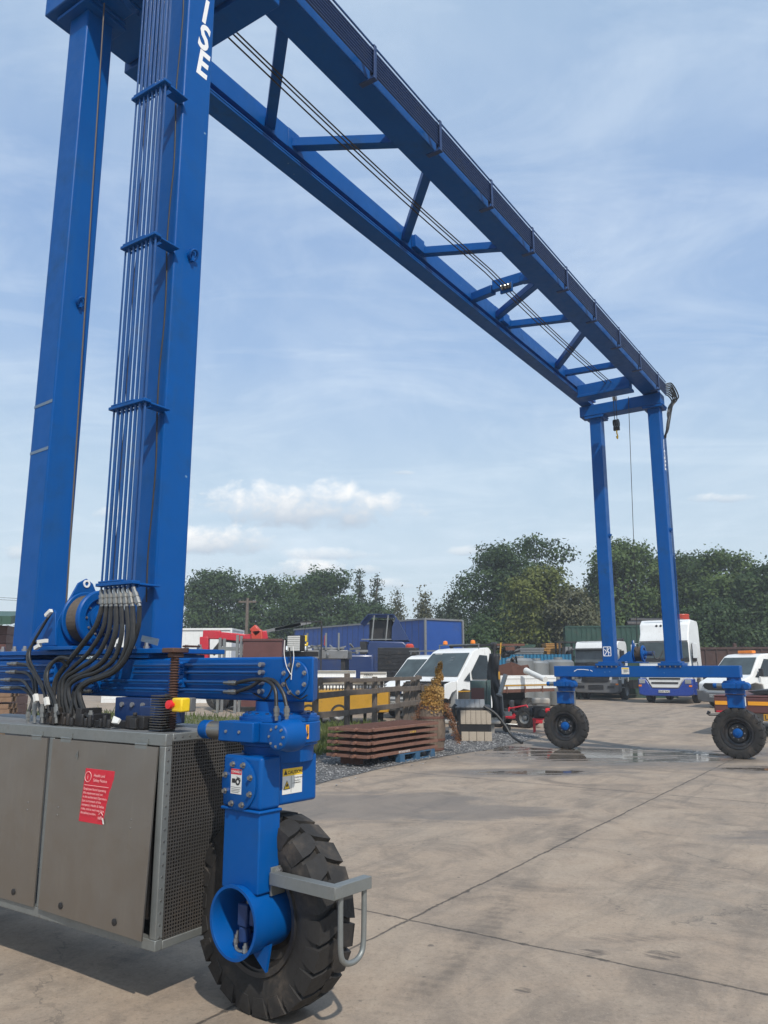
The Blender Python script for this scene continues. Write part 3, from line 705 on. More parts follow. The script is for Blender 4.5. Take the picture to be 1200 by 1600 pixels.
# hose bundle from the leg pipes to the power pack
HB = [((160, 948), (150, 978), (128, 1008), (104, 1038), (88, 1062), (83, 1090), (82, 1122)),
      ((167, 948), (160, 985), (138, 1020), (112, 1045), (95, 1066), (92, 1095), (94, 1122)),
      ((174, 948), (169, 990), (150, 1026), (122, 1046), (101, 1062), (98, 1092), (104, 1124)),
      ((182, 948), (180, 990), (164, 1030), (137, 1050), (110, 1062), (103, 1088), (110, 1126)),
      ((190, 948), (190, 992), (178, 1030), (152, 1050), (122, 1060), (107, 1078), (118, 1124)),
      ((198, 948), (200, 992), (188, 1034), (166, 1052), (146, 1060), (126, 1072), (118, 1095), (128, 1124)),
      ((207, 948), (208, 994), (198, 1026), (180, 1048), (160, 1058), (138, 1066), (124, 1084), (136, 1124)),
      ((218, 948), (216, 980), (206, 1010), (188, 1040), (166, 1056), (150, 1060))]
hf = MB(); 
for i, h in enumerate(HB):
    P = hose(h, .0135 if i % 3 else .016, (-.05, -.14 if i < 7 else -.03))
    v = pv[i] if i < NP else pv[-1]
    fitting(hf, (-.05, v, 2.07), P[0], .015)
    if i < 7: e = P[-1]; fitting(hf, (e.x, e.y, 1.275), (e.x, e.y, e.z+.03), .014)
hose([(82, 954), (66, 980), (50, 1008), (46, 1028), (56, 1052), (68, 1075), (72, 1108)], .009, (-.06, -.16))
hose([(60, 1003), (50, 1008), (43, 1022), (45, 1040), (58, 1060), (74, 1095), (76, 1120)], .009, (-.06, -.18))
hose([(28, 1037), (44, 1040), (54, 1056), (57, 1080), (54, 1105), (54, 1124)], .010, (0, -.18))
hose([(24, 1050), (42, 1052), (52, 1066), (52, 1088), (46, 1110), (44, 1122)], .010, (0, -.15))
hose([(18, 1062), (36, 1064), (48, 1080), (60, 1100), (66, 1122)], .010, (0, -.18))
hose([(18, 1075), (34, 1075), (48, 1086), (56, 1106)], .010, (0, -.05))
hose([(90, 1112), (76, 1082), (71, 1056), (80, 1036), (96, 1032), (106, 1042)], .011, (-.2, -.10))
hose([(92, 1118), (84, 1090), (74, 1065), (76, 1045), (92, 1028), (110, 1030)], .011, (-.22, -.12))
hose([(132, 1067), (120, 1072), (114, 1086), (112, 1104), (108, 1124)], .011, (0, -.2))
hose([(132, 1080), (120, 1086), (116, 1100), (128, 1112), (142, 1122)], .011, (0, -.2))
hose([(370, 1067), (395, 1062), (418, 1064), (430, 1078), (432, 1104)], .010, (-.01, -.06))
hose([(370, 1081), (392, 1073), (410, 1062), (428, 1064), (442, 1082), (448, 1104)], .010, (-.01, -.05))
for (a_, b_) in (((350, 1067), (372, 1067)), ((350, 1081), (372, 1081)), ((12, 1037), (30, 1037)), ((10, 1050), (28, 1050)), ((2, 1062), (20, 1062)), ((2, 1075), (20, 1075)), ((145, 1067), (130, 1067)), ((145, 1080), (130, 1080))):
    fitting(hf, UU(*a_, .0), UU(*b_, .0), .011)
for (x, y0, y1, u) in ((432, 1126, 1103, -.06), (448, 1126, 1103, -.05), (54, 1130, 1092, -.2), (44, 1132, 1112, -.15), (66, 1130, 1100, -.2), (72, 1130, 1106, -.12), (142, 1132, 1110, -.2), (88, 1130, 1100, -.22), (78, 1130, 1112, -.17)):
    fitting(hf, UU(x, y0, u), UU(x, y1, u), .012)
cr('hose_fitting', hf, 'fitting'); cr('pipe_nut', ft, 'steel_bolt')
# loose white cable ties and tags
tg = MB()
for (x, y, x2, y2, u) in ((60, 1003, 73, 1001, -.1), (55, 1013, 63, 1008, -.1), (72, 962, 80, 954, -.1), (55, 1085, 57, 1096, -.24), (72, 1090, 74, 1102, -.24)):
    tg.bar(UU(x, y, u), UU(x2, y2, u), .022, .022)
cr('cable_tag', tg, 'label_white')
rag = MB(); a = UU(176, 1131, -.2); rag.poly([a, a+Vector((0, -.05, .0)), a+Vector((.02, -.045, .022)), a+Vector((.02, .01, .035))], .012)
cr('paper_scrap', rag, 'label_white')
# --- winches
def winch(u, v, z, s=1.0):
    w = MB()
    w.lathe([(-.030, .125*s), (-.036, .130*s), (-.036, .172*s), (-.028, .18*s), (-.004, .18*s), (.0, .172*s), (.0, .03)], (u, v, z), (0,1,0), 56)
    w.lathe([(-.008, .125*s), (-.012, .03), (-.012, 0)], (u, v, z), (0,1,0), 40).lathe([(-.030, .125*s), (-.008, .125*s)], (u, v, z), (0,1,0), 56)
    w.lathe([(.135, .03), (.135, .172*s), (.14, .178*s), (.15, .178*s), (.155, .03)], (u, v, z), (0,1,0), 48)
    w.lathe([(-.012, .085*s), (-.026, .085*s), (-.030, .06), (-.045, .055), (-.045, 0)], (u, v, z), (0,1,0), 32)
    w.lathe([(-.10, 0), (-.10, .045), (-.045, .045)], (u, v, z), (0,1,0), 24)
    wd = cr('winch', w, 'blue_paint')
    dr = MB(); pr = []
    for k in range(19): pr += [(.001+k*.007, .150*s), (.0045+k*.007, .156*s)]
    dr.lathe(pr, (u, v, z), (0,1,0), 40); dr.build('rope_drum', 'rope', wd, smooth=False)
    b = MB(); bolts(b, (u, v-.012, z), (0,-1,0), .105*s, 10, .006, .008); b.build('bolt', 'steel_bolt', wd)
    f = MB()
    # side plates with a lifting eye
    for vv in (v+.165,):
        ol = [(u-.20, 1.716), (u-.19, z-.02), (u-.06, z+.235), (u+.0, z+.27), (u+.05, z+.24), (u+.20, z-.02), (u+.22, 1.716)]
        f.prism(ol, 'y', vv, vv+.014)
    f.prism([(v+.15, 1.745), (v+.18, z+.03), (v+.20, z+.05), (v+.36, z-.05), (v+.44, 1.78), (v+.44, 1.745)], 'x', u-.20, u-.186)
    f.box((u-.22, v-.05, 1.717), (u+.22, v+.30, 1.74))
    f.build('winch_frame', 'blue_paint', wd, bevel=.003)
    e = MB().lathe([(-.004, .014), (-.004, .026), (.018, .026), (.018, .014)], (u, v+.163, z+.235), (0,1,0), 16, closed=True); e.build('lifting_eye', 'white_mark', wd)
    mtr = MB().cyl((u, v-.10, z), (u, v-.19, z), .045, 16).box((u-.04, v-.23, z-.045), (u+.04, v-.19, z+.045))
    mtr.build('winch_motor', 'blue_dark', wd, bevel=.005)
winch(.17, 1.73, 1.92)
winch(SPAN+.22, 1.86, 1.90, .9)
hose_f = MB().tube(curve_pts([(SPAN+.1, 1.63, 1.92), (SPAN+.02, 1.56, 1.80), (SPAN+.07, 1.50, 1.82), (SPAN+.14, 1.44, 1.95)], 6), .012, 7)
cr('hydraulic_hose', hose_f, 'black_hose')
cr('stiffener_plate', MB().box((.30, 1.43, 1.745), (.312, 1.64, 2.02)), 'blue_paint', bevel=.003)
# warning label on far sill
lb = MB().box((SPAN+.026, 2.09, 1.50), (SPAN+.029, 2.24, 1.63)).build('warning_label', 'label_white', crane)
MB().box((SPAN+.0245, 2.10, 1.60), (SPAN+.0257, 2.23, 1.622)).build('label_band', 'label_yellow', lb)
mk = MB()
for zz, l in ((1.58, .10), (1.565, .08), (1.55, .10), (1.535, .06)): mk.box((SPAN+.0245, 2.20-l, zz), (SPAN+.0257, 2.20, zz+.006))
mk.build('label_print', 'label_black', lb)
sc = MB()
for (x0, y0, x1, y1) in ((897, 1049, 902, 1046), (902, 1046, 912, 1046), (912, 1046, 920, 1047), (922, 1047, 926, 1049)):
    sc.bar(UU(x0, y0, SPAN+.0285), UU(x1, y1, SPAN+.0285), .003, .012)
sc.build('scratch', 'white_mark', sillf)
# --- threaded jack and power pack top gear
j = MB().cyl((-.12, .665, 1.29), (-.12, .665, 1.69), .020, 14)
for k in range(26): j.lathe([(-.004, .02), (0, .028), (.004, .02)], (-.12, .665, 1.30+k*.014), (0,0,1), 14)
cr('jack_screw', j, 'skip_brown')
cr('jack_head', MB().box((-.17, .625, 1.685), (-.06, .715, 1.71)).box((-.15, .64, 1.66), (-.08, .69, 1.684)).box((-.08, .60, 1.715), (.0, .66, 1.725)), 'skip_brown', bevel=.004)
pm = MB()
for k in range(14): pm.box((-.20, .655, 1.29+k*.013), (-.10, .745, 1.295+k*.013))
pm.box((-.11, .66, 1.28), (-.10, .74, 1.47)); cr('spring_guard', pm, 'perforated')
es = cr('emergency_stop', MB().box((-.22, .485, 1.385), (-.16, .56, 1.455)), 'estop_yellow', bevel=.008)
MB().box((-.159, .485, 1.385), (-.12, .56, 1.455)).build('stop_housing', 'grey_plastic', es, bevel=.006)
MB().lathe([(0, 0), (0, .012), (.018, .012), (.018, .024), (.034, .022), (.036, 0)], (-.19, .562, 1.420), (0,1,0), 20).build('stop_button', 'red_plastic', es)
MB().lathe([(0, 0), (0, .012), (.018, .012), (.018, .023), (.034, .021), (.036, 0)], (-.222, .545, 1.420), (-1,0,.1), 20).build('stop_button', 'red_plastic', es)
ub = MB().box((-.02, .96, 1.29), (.24, 1.27, 1.439)).box((-.10, .83, 1.30), (.10, .955, 1.40))
cr('drive_bracket', ub, 'blue_dark', bevel=.006)
b = MB()
for v in (1.2, 1.11, 1.02): b.lathe([(0, 0), (0, .014), (-.012, .014), (-.012, 0)], (-.02, v, 1.40), (1,0,0), 12)
cr('bolt', b, 'steel_bolt')
vb = MB().box((-.16, .84, 1.284), (-.04, .99, 1.35)).box((-.18, .88, 1.284), (-.162, .93, 1.34)).box((-.15, 1.0, 1.284), (-.05, 1.1, 1.32))
vb.cyl((-.17, .90, 1.352), (-.17, .90, 1.37), .012, 10)
cr('valve_block', vb, 'dark_metal', bevel=.004)
vb = MB()
for k in range(7): vb.box((-.20+.01*(k%2), 1.16+k*.085, 1.284), (-.06, 1.21+k*.085, 1.32+.03*((k*7)%3)))
for k in range(12): vb.cyl((-.22+.015*(k%3), 1.05+k*.055, 1.285), (-.22+.015*(k%3), 1.05+k*.055, 1.33+.02*(k%2)), .012, 8)
cr('valve_block', vb, 'dark_metal', bevel=.003)
# --- work lamp on the sill end
lamp = cr('work_lamp', MB().box((.05, -.060, 1.688), (.09, .025, 1.768)), 'dark_metal', bevel=.004)
lf = MB(); 
for a_ in range(8):
    for b__ in range(8): lf.box((.046, -.057+a_*.0100, 1.691+b__*.0094), (.0495, -.0490+a_*.0100, 1.6985+b__*.0094))
lf.build('lamp_face', 'label_white', lamp)
MB().box((.06, -.09, 1.662), (.16, .05, 1.686)).build('lamp_bracket', 'dark_metal', lamp)
for pts in ([(445, 1000), (444, 1020), (448, 1042), (456, 1056)], [(458, 1010), (459, 1030), (456, 1048), (455, 1062)]):
    cr('cable', MB().tube(curve_pts([UU(*p, .015) for p in pts], 6), .0022, 6), 'label_white')
cr('cable', MB().tube(curve_pts([UU(*p, .018) for p in ((452, 1012), (455, 1040), (452, 1056), (446, 1064), (452, 1080), (468, 1092), (480, 1086))], 6), .004, 6), 'black_hose')
cr('cable', MB().tube(curve_pts([UU(*p, .018) for p in ((428, 1060), (423, 1080), (414, 1092), (404, 1088), (394, 1082))], 6), .004, 6), 'black_hose')
# --- power pack cabinet
cu0, cu1, cv0, cv1, cz0, cz1 = -.27, .34, .53, 2.95, .28, 1.28
t_ = .045
fr = MB()
fr.box((cu0, cv0, cz1-.06), (cu0+t_, cv1, cz1)).box((cu0, cv0, cz0), (cu0+t_, cv1, cz0+.05))
fr.box((cu0, cv0, cz0+.0505), (cu0+t_, cv0+t_, cz1-.0605)).box((cu0, 1.455, cz0+.0505), (cu0+t_, 1.50, cz1-.0605)).box((cu0, 2.40, cz0+.0505), (cu0+t_, 2.45, cz1-.0605))
fr.box((cu0+t_+.001, cv0, cz0), (cu1, cv0+.03, cz0+.04)).box((cu0+t_+.001, cv0, cz1-.04), (cu1, cv0+.03, cz1)).box((cu1-.035, cv0, cz0+.0405), (cu1, cv0+.03, cz1-.0405))
cab = cr('power_pack', fr, 'galvanised', bevel=.004)
MB().box((cu0+.05, cv0+.034, cz1-.012), (cu1, cv1, cz1-.001)).box((cu1-.01, cv0+.034, cz0+.01), (cu1, cv1, cz1-.013)).box((cu0+.05, cv0+.034, cz0+.002), (cu1, cv1, cz0+.012)).build('casing', 'grey_metal', cab)
# doors: (v range) one hanging slightly open at its foot
def door(v0, v1, swing, skew):
    z1 = cz1-.064; z0 = cz0+.052; th = .004; u0 = cu0-.003
    def P(v, z, off=0.0):
        t = (z1-z)/(z1-z0); k = (v1-v)/(v1-v0)
        return Vector((u0-t*(swing+skew*k)-off, v, z))
    N = 12; d = MB(); vs = []; fs = []
    for i in range(N+1):
        for jj in range(N+1):
            vs.append(P(v0+(v1-v0)*i/N, z0+(z1-z0)*jj/N))
    for v in list(vs): vs.append(v+Vector((-th-.004, 0, 0)))
    q = (N+1)**2
    for i in range(N):
        for jj in range(N):
            a_ = i*(N+1)+jj; fs.append((a_, a_+1, a_+N+2, a_+N+1)); fs.append((q+a_, q+a_+N+1, q+a_+N+2, q+a_+1))
    for i in range(N):
        a_ = i*(N+1); fs.append((a_, a_+N+1, q+a_+N+1, q+a_)); a_ += N; fs.append((a_, q+a_, q+a_+N+1, a_+N+1))
        a_ = i; fs.append((a_, q+a_, q+a_+1, a_+1)); a_ = N*(N+1)+i; fs.append((a_, a_+1, q+a_+1, q+a_))
    d.add(vs, fs); dd = d.build('door', 'stainless', cab)
    return dd, P
d1, P1 = door(.572, 1.452, .006, .030); d2, P2 = door(1.503, 2.395, .002, .0)
for dd, P, v0, v1 in ((d1, P1, .60, 1.452), (d2, P2, 1.503, 2.395)):
    h = MB()
    for f in (.12, .86):
        v = v0+(v1-v0)*f; h.box((cu0-.012, v-.045, cz1-.078), (cu0-.0085, v+.045, cz1-.058)).box((cu0-.005, v-.045, cz1-.053), (cu0-.001, v+.045, cz1-.03)).cyl((cu0-.010, v-.045, cz1-.056), (cu0-.010, v+.045, cz1-.056), .005, 8)
    h.build('hinge', 'galvanised', cab)
    k = MB(); r_ = MB()
    for f in (.22, .76):
        p = P(v0+(v1-v0)*f, cz0+.10, .008); k.lathe([(0, 0), (0, .016), (-.004, .017), (-.006, .010), (-.006, 0)], p, (1,0,0), 20)
    for (f, z) in ((.15, .86), (.15, .82), (.88, .86), (.88, .82)):
        p = P(v0+(v1-v0)*f, z, .008); r_.lathe([(0, 0), (0, .005), (-.003, .004), (-.003, 0)], p, (1,0,0), 8)
    k.build('latch', 'dark_metal', dd); r_.build('rivet', 'fitting', dd)
text_mesh('lettering', [('4', 0, 0, .06, 'CENTER')], 'galvanised', d1, P1(1.22, 1.12, .009), (0,-1,0), (0,0,1))
# red health-and-safety notice
sgc = P1(1.02, .945, .009)
sgm = MB(); ax = Vector((0, -math.cos(.12), math.sin(.12)*0)); 
sgn_u = Vector((0,-1,0)); sgn_v = (P1(1.0, 1.1)-P1(1.0, .8)).normalized(); sgn_v = (sgn_v+Vector((0, -.075, 0))).normalized()
def SG(x, y, o=0.0): return sgc+sgn_u*x+sgn_v*y+Vector((-o, 0, 0))
sgm.poly([SG(-.122, -.135), SG(-.122, .135), SG(.122, .135), SG(.122, -.135)], .004)
sgn = sgm.build('safety_notice', 'label_red', cab, bevel=.001)
o_ = SG(0, 0, .0065)
lines = [('Health and', -.035, .098, .021, 'LEFT'), ('Safety Notice', -.035, .074, .021, 'LEFT'), ('i', -.084, .083, .034, 'CENTER')]
for i, t in enumerate(['Employee found operating', 'this equipment and not', 'in the authorised Operators', 'List is in breach of the', "company's Health & Safety", 'rules, and as such may face', 'disciplinary action.']):
    lines.append((t, -.105, .028-i*.020, .0175, 'LEFT'))
lines.append(('safe', .062, -.108, .026, 'CENTER'))
text_mesh('notice_print', lines, 'pink_print', sgn, o_, sgn_u, sgn_v, bold=0)
rr = MB(); 
rr.bar(SG(-.105, .052, .0065), SG(.095, .052, .0065), .001, .002)
rr.tube([SG(-.084+math.cos(a)*.026, .094+math.sin(a)*.026, .0065) for a in [k*math.pi/12 for k in range(25)]], .0012, 5)
rr.tube([SG(.045+x, -.086+y, .0065) for x, y in ((0, 0), (.017, .014), (.034, 0))], .0016, 5)
rr.build('notice_rule', 'pink_print', sgn)
MB().poly([SG(.088, -.128, .006), SG(.098, -.128, .006), SG(.082, -.098, .006), (SG(.076, -.102, .006))], .0008).build('torn_corner', 'label_white', sgn)
# perforated side, real holes
def perforated(u0, u1, z0, z1, v, pitch=.0165, hole=.0108):
    nu = int((u1-u0)/pitch); nz = int((z1-z0)/pitch); us = [u0]; 
    for i in range(nu): a_ = u0+i*(u1-u0)/nu; us += [a_+(pitch-hole)/2, a_+(pitch+hole)/2]
    us.append(u1); zs = [z0]
    for i in range(nz): a_ = z0+i*(z1-z0)/nz; zs += [a_+(pitch-hole)/2, a_+(pitch+hole)/2]
    zs.append(z1); vs = []; fs = []; m = len(zs)
    for a_ in us:
        for b_ in zs: vs.append((a_, v, b_))
    for i in range(len(us)-1):
        for k in range(m-1):
            if i % 2 == 1 and k % 2 == 1: continue
            fs.append((i*m+k, (i+1)*m+k, (i+1)*m+k+1, i*m+k+1))
    mb_ = MB(); mb_.add(vs, fs); o = mb_.build('perforated_panel', 'perforated', cab, smooth=False)
    so = o.modifiers.new('solid', 'SOLIDIFY'); so.thickness = .003
perforated(cu0+.035, cu1-.034, cz0+.038, cz1-.04, cv0+.006)
b = MB()
for k in range(17): b.lathe([(0, 0), (0, .006), (-.003, .005), (-.003, 0)], (cu0+.022, cv0, cz0+.06+k*.054), (0,1,0), 8)
for k in range(11): b.lathe([(0, 0), (0, .006), (-.003, .005), (-.003, 0)], (cu0+.06+k*.05, cv0, cz1-.02), (0,1,0), 8)
b.build('rivet', 'fitting', cab)
inn = MB().box((cu0+.08, cv0+.10, cz0+.10), (cu1-.06, cv0+.45, cz1-.25)).cyl((cu0+.3, cv0+.07, cz0+.45), (cu0+.3, cv0+.09, cz0+.45), .16, 24)
inn.build('cooler', 'dark_metal', cab)

# --- wheel units
def tyre_mesh(R_, W_, near):
    """carcass and chunky offset lugs; axis along local x"""
    t = MB(); h = W_/2; ri = R_*.56
    pr = [(-h*.62, ri), (-h*.80, ri+.01), (-h*.98, R_*.72), (-h*1.0, R_*.82), (-h*.93, R_*.925), (-h*.7, R_*.945), (0, R_*.95), (h*.7, R_*.945), (h*.93, R_*.925), (h*1.0, R_*.82), (h*.98, R_*.72), (h*.90, R_*.655), (h*.88, R_*.64), (h*.80, ri+.01), (h*.62, ri)]
    t.lathe(pr, (0,0,0), (1,0,0), 96 if near else 48)
    n = 22 if near else 20
    for side in (-1, 1):
        for k in range(n):
            a0 = 2*math.pi*(k+(0 if side > 0 else .5))/n; wa = 2*math.pi/n*.40
            # (x, radius, angular centre shift)
            sec = [(h*1.02, R_*.80, .0, .80), (h*1.045, R_*.90, .0, .95), (h*.98, R_*.985, .0, 1.0), (h*.55, R_*1.0, .18, 1.0), (h*.16, R_*1.0, .48, .95), (-h*.06, R_*1.0, .62, .62)]
            inner = [(h*.97, R_*.79), (h*.93, R_*.88), (h*.88, R_*.90), (h*.55, R_*.93), (h*.16, R_*.93), (-h*.06, R_*.93)]
            vs = []; 
            for (x, rr_, sh, wk), (xi, ri_) in zip(sec, inner):
                for sg in (-1, 1):
                    aa = a0+(sh*2*math.pi/n*.5)+sg*wa*wk
                    vs.append((side*x, rr_*math.cos(aa), rr_*math.sin(aa)))
                    vs.append((side*xi, ri_*math.cos(a0+(sh*2*math.pi/n*.5)+sg*wa*wk*1.06), ri_*math.sin(a0+(sh*2*math.pi/n*.5)+sg*wa*wk*1.06)))
            # order per section: outerL, innerL, outerR, innerR
            fs = []; m = len(sec)
            for i in range(m-1):
                o = i*4; p = o+4
                fs += [(o, o+2, p+2, p), (o+1, p+1, p+3, o+3), (o, p, p+1, o+1), (o+2, o+3, p+3, p+2)]
            fs += [(0, 1, 3, 2), ((m-1)*4, (m-1)*4+2, (m-1)*4+3, (m-1)*4+1)]
            t.add(vs, fs)
    return t
def wheel_unit(u, v, rz, outward, R_=.455, W_=.25, near=False):
    """outward=+1: hub side (local +x) carries the leg and motor"""
    wr = MB(); h = W_/2; ri = R_*.565
    # rim: dished disc and flanges
    wr.lathe([(h*.92, ri-.002), (h*.95, ri+.020), (h*.86, ri+.024), (h*.80, ri-.012), (h*.5, ri-.03), (h*.2, ri-.035), (h*.1, ri*.72), (h*.35, ri*.60), (h*.35, 0)], (0,0,0), (1,0,0), 56)
    wr.lathe([(-h*.92, ri-.002), (-h*.95, ri+.020), (-h*.86, ri+.024), (-h*.80, ri-.012), (-h*.5, ri-.03), (h*.2, ri-.036)], (0,0,0), (1,0,0), 56)
    wh = cr('wheel', wr, 'rim_black'); wh.location = (u, v, R_-.006); wh.rotation_euler = (0, 0, rz)
    tyre_mesh(R_, W_, near).build('tyre', 'rubber', wh, ang=28)
    hub = MB()
    if not near:
        hub.lathe([(h*.35, 0), (h*.35, .085), (h*.75, .082), (h*.82, .07), (h*.84, .045), (h*1.0, .042), (h*1.02, 0)], (0,0,0), (1,0,0), 28)
        hub.build('hub', 'blue_paint', wh)
    b = MB(); bolts(b, (h*.36, 0, 0), (1,0,0), .115, 8, .010, .018); b.build('wheel_nut', 'steel_bolt', wh)
    return wh
NU, NV = .12, .145
wheel_unit(NU, NV, R(174.9), 1, R_=.448, W_=.24, near=True)
for v in (.20, 3.50): wheel_unit(SPAN+.17, v, R(180+2 if v > 1 else 180-3), -1)
wheel_unit(NU, 3.46, R(180), 1)
def slew(u, v, near, d=-1):
    s = MB()
    s.lathe([(1.438, 0), (1.438, .125), (1.39, .125), (1.385, .155), (1.375, .19), (1.362, .192), (1.362, .205), (1.345, .205), (1.345, .20), (1.335, .208), (1.245, .208), (1.238, .195), (1.228, .195), (1.222, .178), (1.15, .174), (1.15, 0)], (u, v, 0), (0,0,1), 56)
    # lathe offsets run along z from the ground
    o = cr('slewing_ring', s, 'blue_paint', bevel=0)
    b = MB()
    for k in range(18):
        a_ = 2*math.pi*k/18; b.lathe([(0, 0), (0, .010), (.012, .009), (.012, 0)], (u+math.cos(a_)*.17, v+math.sin(a_)*.17, 1.362+.012), (0,0,1), 8)
    b.build('bolt', 'blue_dark', o)
    w = MB(); uu = u+d*.215; zz = 1.298
    w.box((uu-.045, v-.06, zz-.048), (uu+.06, v+.175, zz+.048))
    w.box((uu-.005, v-.255, zz-.05), (uu+.12, v-.061, zz+.045))
    w.cyl((uu, v+.265, zz), (uu, v+.325, zz), .046, 28).lathe([(0, .0), (0, .043), (.010, .036), (.010, 0)], (uu, v+.325, zz), (0,1,0), 24)
    w.lathe([(-.075, 0), (-.075, .045), (-.07, .062), (-.02, .068), (.0, .075), (.06, .075)], (uu, v-.235, zz-.008), (1,0,0), 32)
    ow = w.build('worm_drive', 'blue_paint', o, bevel=.006)
    MB().cyl((uu, v+.175, zz), (uu, v+.265, zz), .043, 28).build('worm_drive', 'fitting', o)
    b = MB(); bolts(b, (uu-.072, v-.235, zz-.008), (-1,0,0), .043, 8, .006, .008); 
    for vv in (v+.03, v+.12): b.lathe([(0, 0), (0, .008), (-.006, .007), (-.006, 0)], (uu-.045, vv, zz), (1,0,0), 10)
    b.build('bolt', 'blue_dark' if not near else 'steel_bolt', o)
    return o
sn = slew(.12, .125, True); slew(SPAN+.17, .20, False); slew(SPAN+.17, 3.46, False)
# arrow sticker on the ring
a = UU(489, 1143, -.10); st = MB(); ang_ = math.radians(262); pc = Vector((.12+.211*math.cos(ang_), .125+.211*math.sin(ang_), 1.295)); tn = Vector((-math.sin(ang_), math.cos(ang_), 0)); nn = Vector((math.cos(ang_), math.sin(ang_), 0))
st.poly([pc-tn*.010+Vector((0,0,-.034)), pc+tn*.010+Vector((0,0,-.034)), pc+tn*.010+Vector((0,0,.034)), pc-tn*.010+Vector((0,0,.034))], .001); sto = st.build('arrow_sticker', 'amber_strip', sn)
ar = MB(); q = pc+nn*.002
ar.poly([q-tn*.002+Vector((0,0,-.012)), q+tn*.002+Vector((0,0,-.012)), q+tn*.002+Vector((0,0,.026)), q-tn*.002+Vector((0,0,.026))], .0006)
ar.poly([q-tn*.007+Vector((0,0,-.008)), q+Vector((0,0,-.028)), q+tn*.007+Vector((0,0,-.008))], .0006); ar.build('arrow', 'label_black', sto)
def yoke(u, v, rz, near):
    y = MB()
    y.box((-.15, -.110, .895), (.109, .150, 1.125)); y.box((.11, -.115, .890), (.245, .160, 1.131))
    y.box((-.03, -.16, 1.10), (.10, .17, 1.139))
    yo = cr('steering_yoke', y, 'blue_paint', bevel=.016, seg=3); yo.location = (u, v, .055); yo.rotation_euler = (0, 0, rz)
    l = MB().box((.105, -.100, .52), (.240, .155, .888)); l.box((.10, -.118, .874), (.252, .165, .8895))
    l.build('yoke_leg', 'blue_paint', yo, bevel=.012, seg=3)
    c = (.245, .045, .397)
    m = MB().lathe([(-.20, .148), (-.05, .150), (.030, .152), (.036, .162), (.044, .162), (.044, .148), (.030, .144), (-.16, .140), (-.16, 0)], c, (1,0,0), 56)
    m.prism([(-.09, .33), (-.125, .205), (-.02, .245)], 'x', .17, .185); m.prism([(.075, .25), (.165, .185), (.19, .31)], 'x', .17, .185)
    m.build('motor_housing', 'blue_paint', yo)
    mt = MB().box((.19, .02, .43), (.25, .085, .53)).box((.19, .09, .44), (.24, .125, .51)).cyl((.22, .045, .36), (.22, .045, .43), .028, 14).cyl((.12, .045, .458), (.19, .045, .458), .07, 20)
    mto = mt.build('hydraulic_motor', 'blue_dark', yo, bevel=.008); mto.location = (-.01, 0, -.061)
    f = MB(); fitting(f, (.22, .065, .53), (.22, .075, .60), .014); fitting(f, (.22, .055, .36), (.23, .065, .31), .014); fitting(f, (.22, .0, .40), (.23, -.005, .34), .012); f.tube(curve_pts([(.23, -.005, .34), (.235, .01, .325), (.235, .04, .32), (.23, .065, .33)], 5), .008, 6)
    nf0 = set(yo.children); f.build('hose_fitting', 'fitting', yo)
    for o_ in yo.children:
        if o_ not in nf0: o_.location = (-.01, 0, -.061)
    cp = MB().lathe([(0, 0), (0, .120), (.008, .122), (.012, .116), (.012, 0)], (.245, .012, 1.0), (1,0,0), 44).build('cover_plate', 'blue_paint', yo)
    b = MB(); bolts(b, (.257, .012, 1.0), (1,0,0), .098, 8, .010, .016, .39); b.build('bolt', 'fitting', yo)
    if near:
        # danger label
        dl = MB().box((.2575, -.037, .955), (.2590, .040, 1.070)).build('danger_label', 'label_white', yo)
        MB().box((.2592, -.037, 1.045), (.2600, .040, 1.070)).build('label_band', 'label_red', dl)
        text_mesh('label_print', [('! DANGER', 0, 0, .0155, 'CENTER')], 'label_white', dl, (.2600, .0015, 1.0525), (0,1,0), (0,0,1), th=.0008, bold=.02)
        p = MB().box((.2592, -.028, 1.005), (.2600, -.004, 1.025)).lathe([(0, .008), (0, .017), (.0008, .017), (.0008, .008)], (.2592, .014, 1.012), (1,0,0), 24)
        p.bar((.2596, .004, 1.034), (.2596, .030, 1.028), .003, .0008, (1,0,0)).bar((.2596, .030, 1.028), (.2596, .034, 1.015), .003, .0008, (1,0,0)).box((.2592, -.034, .985), (.2600, .037, .9862))
        for k in range(3): p.box((.2592, -.030, .962+k*.007), (.2600, .030-.008*(k==0), .9635+k*.007))
        p.build('label_print', 'label_black', dl)
        # caution label on the flank (faces +y)
        def CL(x, z, o=0): return Vector((x, .1512+o, z))
        cl = MB().poly([CL(.095, .945), CL(.095, 1.065), CL(-.04, 1.065), CL(-.04, .945)][::-1], .001).build('caution_label', 'label_white', yo)
        MB().box((-.04, .1527, 1.030), (.095, .1533, 1.065)).build('label_band', 'label_yellow', cl)
        text_mesh('label_print', [('CAUTION', .016, 0, .0225, 'CENTER'), ('Crushing hazard', .012, -.022, .0095, 'LEFT'), ('Keep clear of', .012, -.036, .0075, 'LEFT'), ('moving parts', .012, -.046, .0075, 'LEFT')], 'label_black', cl, (.0275, .1535, 1.038), (-1,0,0), (0,0,1), th=.0006, bold=.02)
        q = MB().prism([(.088, 1.036), (.076, 1.060), (.064, 1.036)], 'y', .1533, .1540).prism([(.088, .968), (.0655, 1.010), (.043, .968)], 'y', .1527, .1534); q.box((.0355, .1527, .95), (.037, .1532, 1.027)); q.box((-.03, .1527, .992), (.03, .1532, .9935))
        q.build('hazard_triangle', 'label_black', cl)
        MB().prism([(.083, .971), (.0655, 1.004), (.048, .971)], 'y', .1535, .1541).build('hazard_triangle', 'label_yellow', cl)
        MB().box((.060, .1542, .980), (.072, .1547, .990)).prism([(.056, .986), (.066, .996), (.070, .986)], 'y', .1542, .1547).build('hazard_symbol', 'label_black', cl)
